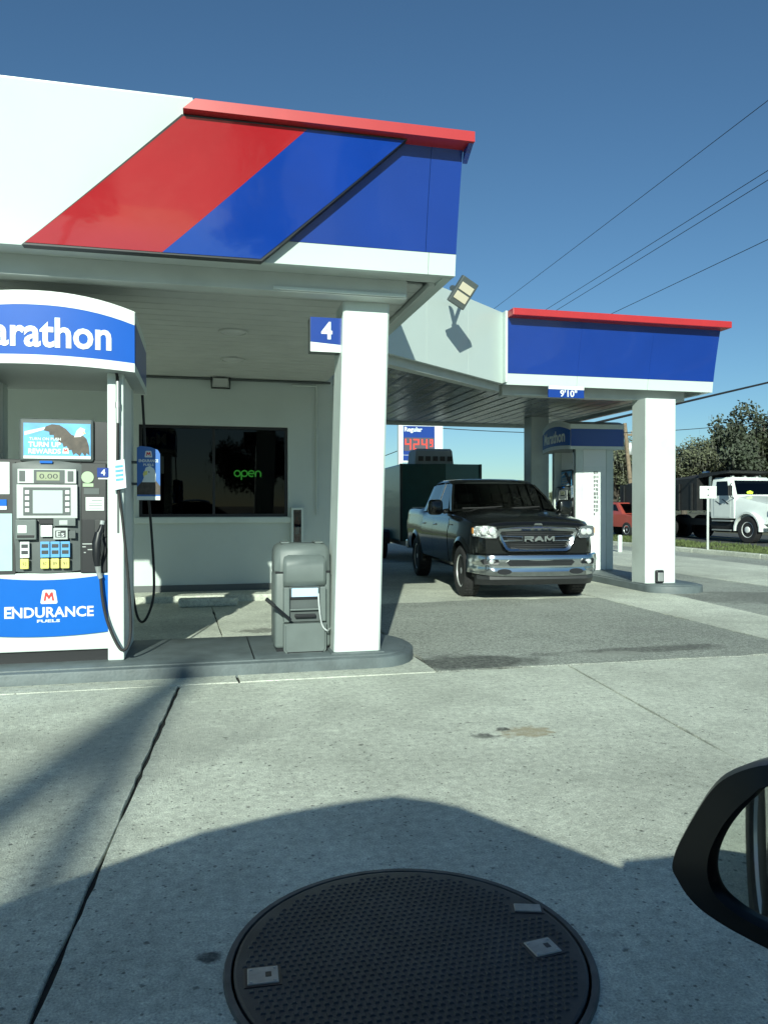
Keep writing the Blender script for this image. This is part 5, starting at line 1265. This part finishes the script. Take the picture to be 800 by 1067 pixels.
b2 = NB(); rows = [[b2.verts.new(p) for p in s] for s in secs]; n_ = len(outer)
for a, b in zip(rows, rows[1:]):
    for i in range(n_): b2.faces.new((a[i], a[(i + 1) % n_], b[(i + 1) % n_], b[i]))
b2.faces.new(rows[-1])
MH = mat('mirror_shell', (.007, .007, .009), .38, var=.3, vs_=14, spec=.35)
mho = mk('mirror_housing', b2, MH, car, smooth=48)
b2 = NB(); prism(b2, [MW(u, v, .010) for u, v in inner], nv * .003)
mk('mirror_glass', b2, mat('mirror_silver', (.62, .66, .64), .015, metal=1.0), mho)
b2 = NB(); tube(b2, [MW(.19, .0, .06), Vector((.62, .88, 1.04))], [.04, .05], 10); mk('mirror_arm', b2, MH, car)

# ================================================================== STREET FURNITURE, POLES, WIRES
p = PD(414.5, 560, 31); p.z = 0
ps = thing('price_sign', (p.x, p.y, 0), R(-2), 'white framed price sign with blue Regular panel and red digits behind the trailer', 'price sign')
k_ = 31 / 800
def sz(py_): return 1.45 - (py_ - 527) * k_
for x0, x1 in ((0, .16), (1.60, 1.84)): mk('post', box(x0, x1, -.12, .12, 0, 7.2), TXTW, ps)
mk('cabinet', box(.161, 1.599, -.10, .10, sz(482), 7.0), TXTW, ps)
bp_ = mk('blue_panel', box(.19, 1.50, -.112, -.101, sz(458) - .62, sz(444)), BLUE, ps)
text('lettering', 'Regular', bp_, TXTW, .24, .98, sz(449.5) - .07, sz(445), -.1125, bold=.03)
dsp = mk('digit_display', box(.22, 1.47, -.118, -.1125, sz(470), sz(456)), mat('display_grey', (.09, .08, .10), .3), ps)
LED = mat('led_red', (.4, .02, .01), .4, emit=(1.0, .06, .03), es=.9)
def seg(parent, ch, x, z, w_, h_, t_=.045):
    S_ = {'4': 'bfgc', '2': 'abged', '9': 'abfgcd', '3': 'abgcd'}[ch]
    b_ = NB()
    R_ = {'a': (x, x + w_, z + h_ - t_, z + h_), 'g': (x, x + w_, z + h_ / 2 - t_ / 2, z + h_ / 2 + t_ / 2), 'd': (x, x + w_, z, z + t_), 'f': (x, x + t_, z + h_ / 2, z + h_), 'b': (x + w_ - t_, x + w_, z + h_ / 2, z + h_), 'e': (x, x + t_, z, z + h_ / 2), 'c': (x + w_ - t_, x + w_, z, z + h_ / 2)}
    for c in S_: a = R_[c]; bx(b_, a[0], a[1], -.123 - .0002 * ord(c) % .001, -.1185, a[2], a[3])
    mk('digit', b_, LED, parent)
zz = sz(468.5)
for i, c in enumerate('424'): seg(dsp, c, .27 + .34 * i, zz, .24, sz(457.5) - zz)
seg(dsp, '9', 1.30, zz + .12, .12, .30, .03)
lo = mk('lower_panel', box(.19, 1.50, -.112, -.101, sz(480), sz(474.5)), BLUE, ps)
mk('red_strip', box(.56, 1.15, -.118, -.1125, sz(479.3), sz(475)), LED, lo)
mk('sign_head', box(-.1, 1.94, -.16, .16, 7.2, 8.8, bev=.03), BLUE, ps)

def pole(name, loc, hgt, r0, r1, label, lean=(0, 0), arms=True, rz=0, cat='utility pole'):
    o = thing(name, loc, rz, label, cat)
    b_ = NB(); tube(b_, [(lean[0] * t_, lean[1] * t_, hgt * t_ - .3 * (t_ == 0)) for t_ in (0, .5, 1)], [r0, (r0 + r1) / 2, r1], 12); mk('shaft', b_, WOOD, o, smooth=60)
    if arms:
        am = mk('crossarm', box(lean[0] - 1.1, lean[0] + 1.1, lean[1] - .06, lean[1] + .06, hgt - .75, hgt - .62), WOOD, o)
        for x in (-1.0, -.45, .45, 1.0):
            b_ = NB(); lathe(b_, [(hgt - .62, .03), (hgt - .56, .045), (hgt - .5, .03), (hgt - .46, .04), (hgt - .43, .01)], 'z', 10, c=(lean[0] + x, lean[1], 0)); mk('insulator', b_, mat('porcelain', (.35, .34, .32), .3), am)
        b_ = NB(); lathe(b_, [(hgt - 1.9, .2), (hgt - 1.85, .22), (hgt - 1.2, .22), (hgt - 1.15, .18)], 'z', 16, c=(lean[0] + .34, lean[1], 0)); mk('transformer', b_, GALV, o, smooth=40)
    return o
q_ = PD(661, 553, 46); tp_ = PD(650.5, 441, 46)
pole('utility_pole', (q_.x, q_.y, -.06), tp_.z + .06, .15, .11, 'leaning wooden utility pole with crossarm between far pump and far column', lean=(tp_.x - q_.x, tp_.y - q_.y), rz=0)
q_ = PD(457.5, 560, 36)
pole('utility_pole', (q_.x, q_.y, -.06), 9.5, .15, .11, 'straight wooden utility pole just right of the price sign')
q_ = PZ(800, 900)
WX = 14.3
pole('utility_pole', (WX, -14, -.06), 12.6, .17, .12, 'tall roadside pole carrying the overhead wires', arms=True)
pole('utility_pole', (WX, 78, -.06), 12.6, .17, .12, 'tall roadside pole far up the street carrying the overhead wires', arms=True)
# the wires over the street: each follows the street
def wire(label, pts, r=.014):
    b_ = NB(); a, b = Vector(pts[0]), Vector(pts[1]); sag = pts[2]
    P_ = []
    for i in range(41):
        t_ = i / 40; q = a.lerp(b, t_); q.z -= sag * 4 * t_ * (1 - t_); P_.append(q)
    tube(b_, P_, r, 6); return tag(mk('overhead_wire', b_, WIRE), label, 'wire', 'overhead wires')
def through(p1, p2, X1, X2):
    """line through two photo points on a wire that runs up the street"""
    v1, v2 = ray(*p1), ray(*p2); a = _C + v1 * (X1 / v1.x); b = _C + v2 * (X2 / v2.x); d = (b - a) / (b.y - a.y)
    return a + d * (-14 - a.y), a + d * (78 - a.y), .25
for lab, p1, p2 in (('topmost overhead wire, steepest in the sky', (800, 95), (510, 320)), ('second overhead wire, upper of the close pair', (800, 168), (560, 322)), ('third overhead wire, lower of the close pair', (800, 178), (570, 323)), ('lowest thin overhead wire above the far fascia', (800, 240), (620, 328))):
    wire(lab, through(p1, p2, 13.6, 14.4), .009)
a = Vector((8.40, 12.4, 3.62)); a = PD(704, 421, 22); b = PD(800, 398.5, 26)
wire('thick dark cable rising right from behind the far column', (a - (b - a) * 1.0, b + (b - a) * 4, .0), .035)
a = PD(405, 470, 33); b = PD(560, 449, 33)
wire('thin cable between poles seen under the far canopy', (PD(457, 446, 36), PD(820, 436, 44), .5), .02)
wire('thin cable running left from the pole by the price sign', (PD(457, 452, 36), PD(300, 500, 60), .4), .02)
# roadside board
p = PZ(737, 577); 
rs = thing('roadside_sign', (p.x, p.y, 0.05), R(-20), 'small grey blank-backed sign on a thin post in the grass verge', 'sign')
zc = lambda py_: 1.45 - (py_ - 527) * 23.2 / 800 - .05
mk('post', box(-.03, .03, .0, .05, 0, zc(508)), GALV, rs); mk('sign_plate', box(-.245, .245, -.012, -.002, zc(519.5), zc(506.5), bev=.004), mat('sign_back', (.52, .55, .54), .5, metal=.2, var=.1), rs)
for z in (zc(510), zc(516)): mk('bolt', box(-.02, .02, -.022, -.0125, z - .02, z + .02), DGREY, rs)
# yellow street sign, far left gap
p = PD(402.5, 556, 42)
yl = thing('street_sign', (p.x, p.y, -.05), 0, 'small yellow warning sign on a post in the gap right of the near column', 'sign')
mk('post', box(-.04, .04, 0, .06, 0, 2.1), GALV, yl); mk('sign_plate', box(-.30, .30, -.02, -.002, 1.55, 2.05), mat('sign_yellow', (.62, .66, .04), .5), yl)
p = PD(645, 572, 24); p = PZ(645.5, 575)
mp = thing('marker_post', (p.x, p.y, 0), 0, 'short white marker post on the ground by the street, seen beside the far column', 'post')
b_ = NB(); lathe(b_, [(0, .07), (.5, .07), (.53, .05)], 'z', 12); mk('shaft', b_, TXTW, mp, smooth=40)

# ================================================================== TREES
LEAF = [mat('oak_leaf', (.065, .080, .040), .7, var=.45, vs_=1.2), mat('pale_leaf', (.105, .115, .065), .7, var=.4, vs_=1.2), mat('dark_leaf', (.038, .050, .028), .7, var=.4, vs_=1.2)]
BARK = mat('bark', (.09, .075, .06), .9, var=.3, vs_=5); MOSS = mat('hanging_moss', (.15, .155, .125), .9, var=.25, vs_=3)
def tree_meshes(seed, H, Wd, moss, nl, dens=1.0):
    rnd = random.Random(seed)
    tk = NB(); tips = []
    hb = H * rnd.uniform(.26, .34)
    tube(tk, [(0, 0, -.3), (.06 * H * .1, 0, hb * .5), (.1 * rnd.uniform(-1, 1), .1, hb)], [H * .045, H * .034, H * .028], 10)
    nb_ = 7
    for i in range(nb_):
        a = 2 * math.pi * i / nb_ + rnd.uniform(-.3, .3); el = rnd.uniform(.35, 1.2) if i else 1.45
        L_ = H * rnd.uniform(.36, .52); d = Vector((math.cos(a) * math.cos(el), math.sin(a) * math.cos(el), math.sin(el)))
        d.x *= Wd / H * 1.3; d.y *= Wd / H * 1.3
        b0 = Vector((0, 0, hb * rnd.uniform(.8, 1.0))); b1 = b0 + d * L_ * .5 + Vector((0, 0, .06 * H)); b2 = b0 + d * L_ + Vector((0, 0, .08 * H))
        tube(tk, [b0, b1, b2], [H * .02, H * .013, H * .006], 7); tips += [b1.lerp(b2, .3), b2]
        for j in range(4):
            t_ = rnd.uniform(.35, 1); q = b0.lerp(b2, t_) ; e = q + Vector((rnd.uniform(-1, 1), rnd.uniform(-1, 1), rnd.uniform(-.1, .9))) * H * .17
            tube(tk, [q, e], [H * .007, H * .003], 5); tips.append(e)
    cr = NB(); ms = NB()
    for c in tips:
        rc = H * rnd.uniform(.085, .14)
        for _ in range(int(nl * dens * rnd.uniform(.6, 1.2) / len(tips))):
            v = Vector((rnd.gauss(0, 1), rnd.gauss(0, 1), rnd.gauss(0, .7))); v = v.normalized() * rc * rnd.uniform(.2, 1.05) ** .6
            q = c + v; s_ = H * rnd.uniform(.010, .022)
            n1 = Vector((rnd.gauss(0, 1), rnd.gauss(0, 1), rnd.gauss(0, 1))).normalized(); n2 = n1.orthogonal().normalized()
            cr.faces.new([cr.verts.new(q - n1 * s_), cr.verts.new(q + n2 * s_ * .55), cr.verts.new(q + n1 * s_), cr.verts.new(q - n2 * s_ * .55)])
        for _ in range(int(moss * rnd.uniform(.4, 1.4))):
            q = c + Vector((rnd.gauss(0, 1), rnd.gauss(0, 1), rnd.gauss(0, .5))) * rc * .8; l_ = H * rnd.uniform(.03, .09); w_ = H * rnd.uniform(.002, .005); a = rnd.uniform(0, 3.14)
            dx, dy = math.cos(a) * w_, math.sin(a) * w_; ms.faces.new([ms.verts.new((q.x - dx, q.y - dy, q.z)), ms.verts.new((q.x + dx, q.y + dy, q.z)), ms.verts.new((q.x + dx * .2, q.y + dy * .2, q.z - l_))])
    return tk, cr, ms
PROTO = []
for i, (H_, Wd_, mo, lm) in enumerate(((9, 11, 26, 0), (9, 10, 40, 1), (10, 9, 12, 2), (8, 10, 12, 0))):
    tk, cr, ms = tree_meshes(20 + i, H_, Wd_, mo, 15000)
    MM = []
    for nm, bm_, m_ in (('trunk', tk, BARK), ('crown', cr, LEAF[lm]), ('hanging_moss', ms, MOSS)):
        me = bpy.data.meshes.new(nm); bm_.to_mesh(me); bm_.free(); me.materials.append(m_); MM.append((nm, me))
    PROTO.append(MM)
def tree(i, loc, sc, rz, label, group='trees beyond the street'):
    o = thing('oak_tree', loc, rz, label, 'tree', group); o.scale = (sc, sc, sc)
    for nm, me in PROTO[i]: tag(mk(nm, me, None, o), kind='stuff' if nm == 'hanging_moss' else None)
    return o
def at(px_, d, z=-.06): q = PD(px_, 540, d); return (q.x, q.y, z)
for i, px_, d, sc, lab in ((1, 712, 62, .84, 'pale mossy oak behind the black tipper body, left of the roadside sign'), (0, 750, 68, .92, 'mid green oak rising behind the dump truck cab and roadside sign'), (2, 800, 60, .92, 'darkest tall tree at the right edge behind the dump truck'),
        (1, 640, 60, .82, 'pale mossy oak behind the leaning pole and far pump'), (0, 668, 66, .78, 'oak behind the far column, right of the leaning pole'), (3, 403, 76, .50, 'low distant tree left of the price sign post'),
        (3, 395, 70, .42, 'low distant bushy tree just right of the near column'), (0, 590, 95, .46, 'small distant tree left of the far pump'), (3, 560, 98, .40, 'small distant tree behind the far canopy back column'),
        (2, 520, 100, .33, 'tiny distant tree over the pickup roof'), (1, 470, 105, .36, 'tiny distant tree behind the trailer roof')):
    tree(i, at(px_, d), sc, random.uniform(0, 6), lab)
for k in range(7): tree(k % 4, at(835 + 50 * k, 58 + 3 * (k % 3)), random.uniform(.8, 1.05), random.uniform(0, 6), 'one of the oaks along the street beyond the right edge of the picture')
# added behind the camera, unseen, to shape reflections and shadows
for k in range(9): tree(k % 4, (-46 + 12 * k + random.uniform(-3, 3), -46 + random.uniform(-4, 4), -.06), random.uniform(.8, 1.1), random.uniform(0, 6), 'one of the unseen trees added behind the photographer for the reflections', 'unseen trees added for reflections')
# unseen pole added and sized so its soft shadow falls left of the joint
sh0, sh1 = PZ(0, 850), PZ(203, 698)
dr_ = Vector((LDIR.x, LDIR.y, 0)).normalized()
PH = 15.0; L_ = PH / math.tan(R(SUN_EL)); bs = sh1 - dr_ * L_
lpo = pole('streak_pole', (bs.x, bs.y, 0), PH, .22, .17, 'unseen tall wooden pole with leaning brace behind the photographer, added to cast soft streaks on the concrete', arms=False, cat='unseen pole')
d2 = (PZ(150, 800) - sh1).normalized(); b2_ = sh1 + d2 * L_ - bs
b_ = NB(); tube(b_, [(b2_.x, b2_.y, -.2), (0, 0, PH - .4)], [.15, .12], 10); mk('streak_brace', b_, WOOD, lpo, smooth=60)  # leaning brace added to cast the second, fainter streak

# far tree line, one mass
b_ = NB(); rnd = random.Random(9)
for i in range(26000):
    a = rnd.uniform(-70, 160); top = 4.0 + 2.2 * noise.noise(Vector((a * .11, 0, 0))) + 1.3 * noise.noise(Vector((a * .5, 3, 0)))
    q = Vector((a, 150 + rnd.uniform(-4, 4) - a * .18, top * rnd.random() ** .7)); s_ = rnd.uniform(.12, .32)
    n1 = Vector((rnd.gauss(0, 1), rnd.gauss(0, 1), rnd.gauss(0, 1))).normalized(); n2 = n1.orthogonal().normalized()
    b_.faces.new([b_.verts.new(q - n1 * s_), b_.verts.new(q + n2 * s_ * .6), b_.verts.new(q + n1 * s_), b_.verts.new(q - n2 * s_ * .6)])
tag(mk('tree_line', b_, LEAF[0]), 'low far-off line of woods on the horizon', 'woods', kind='stuff')
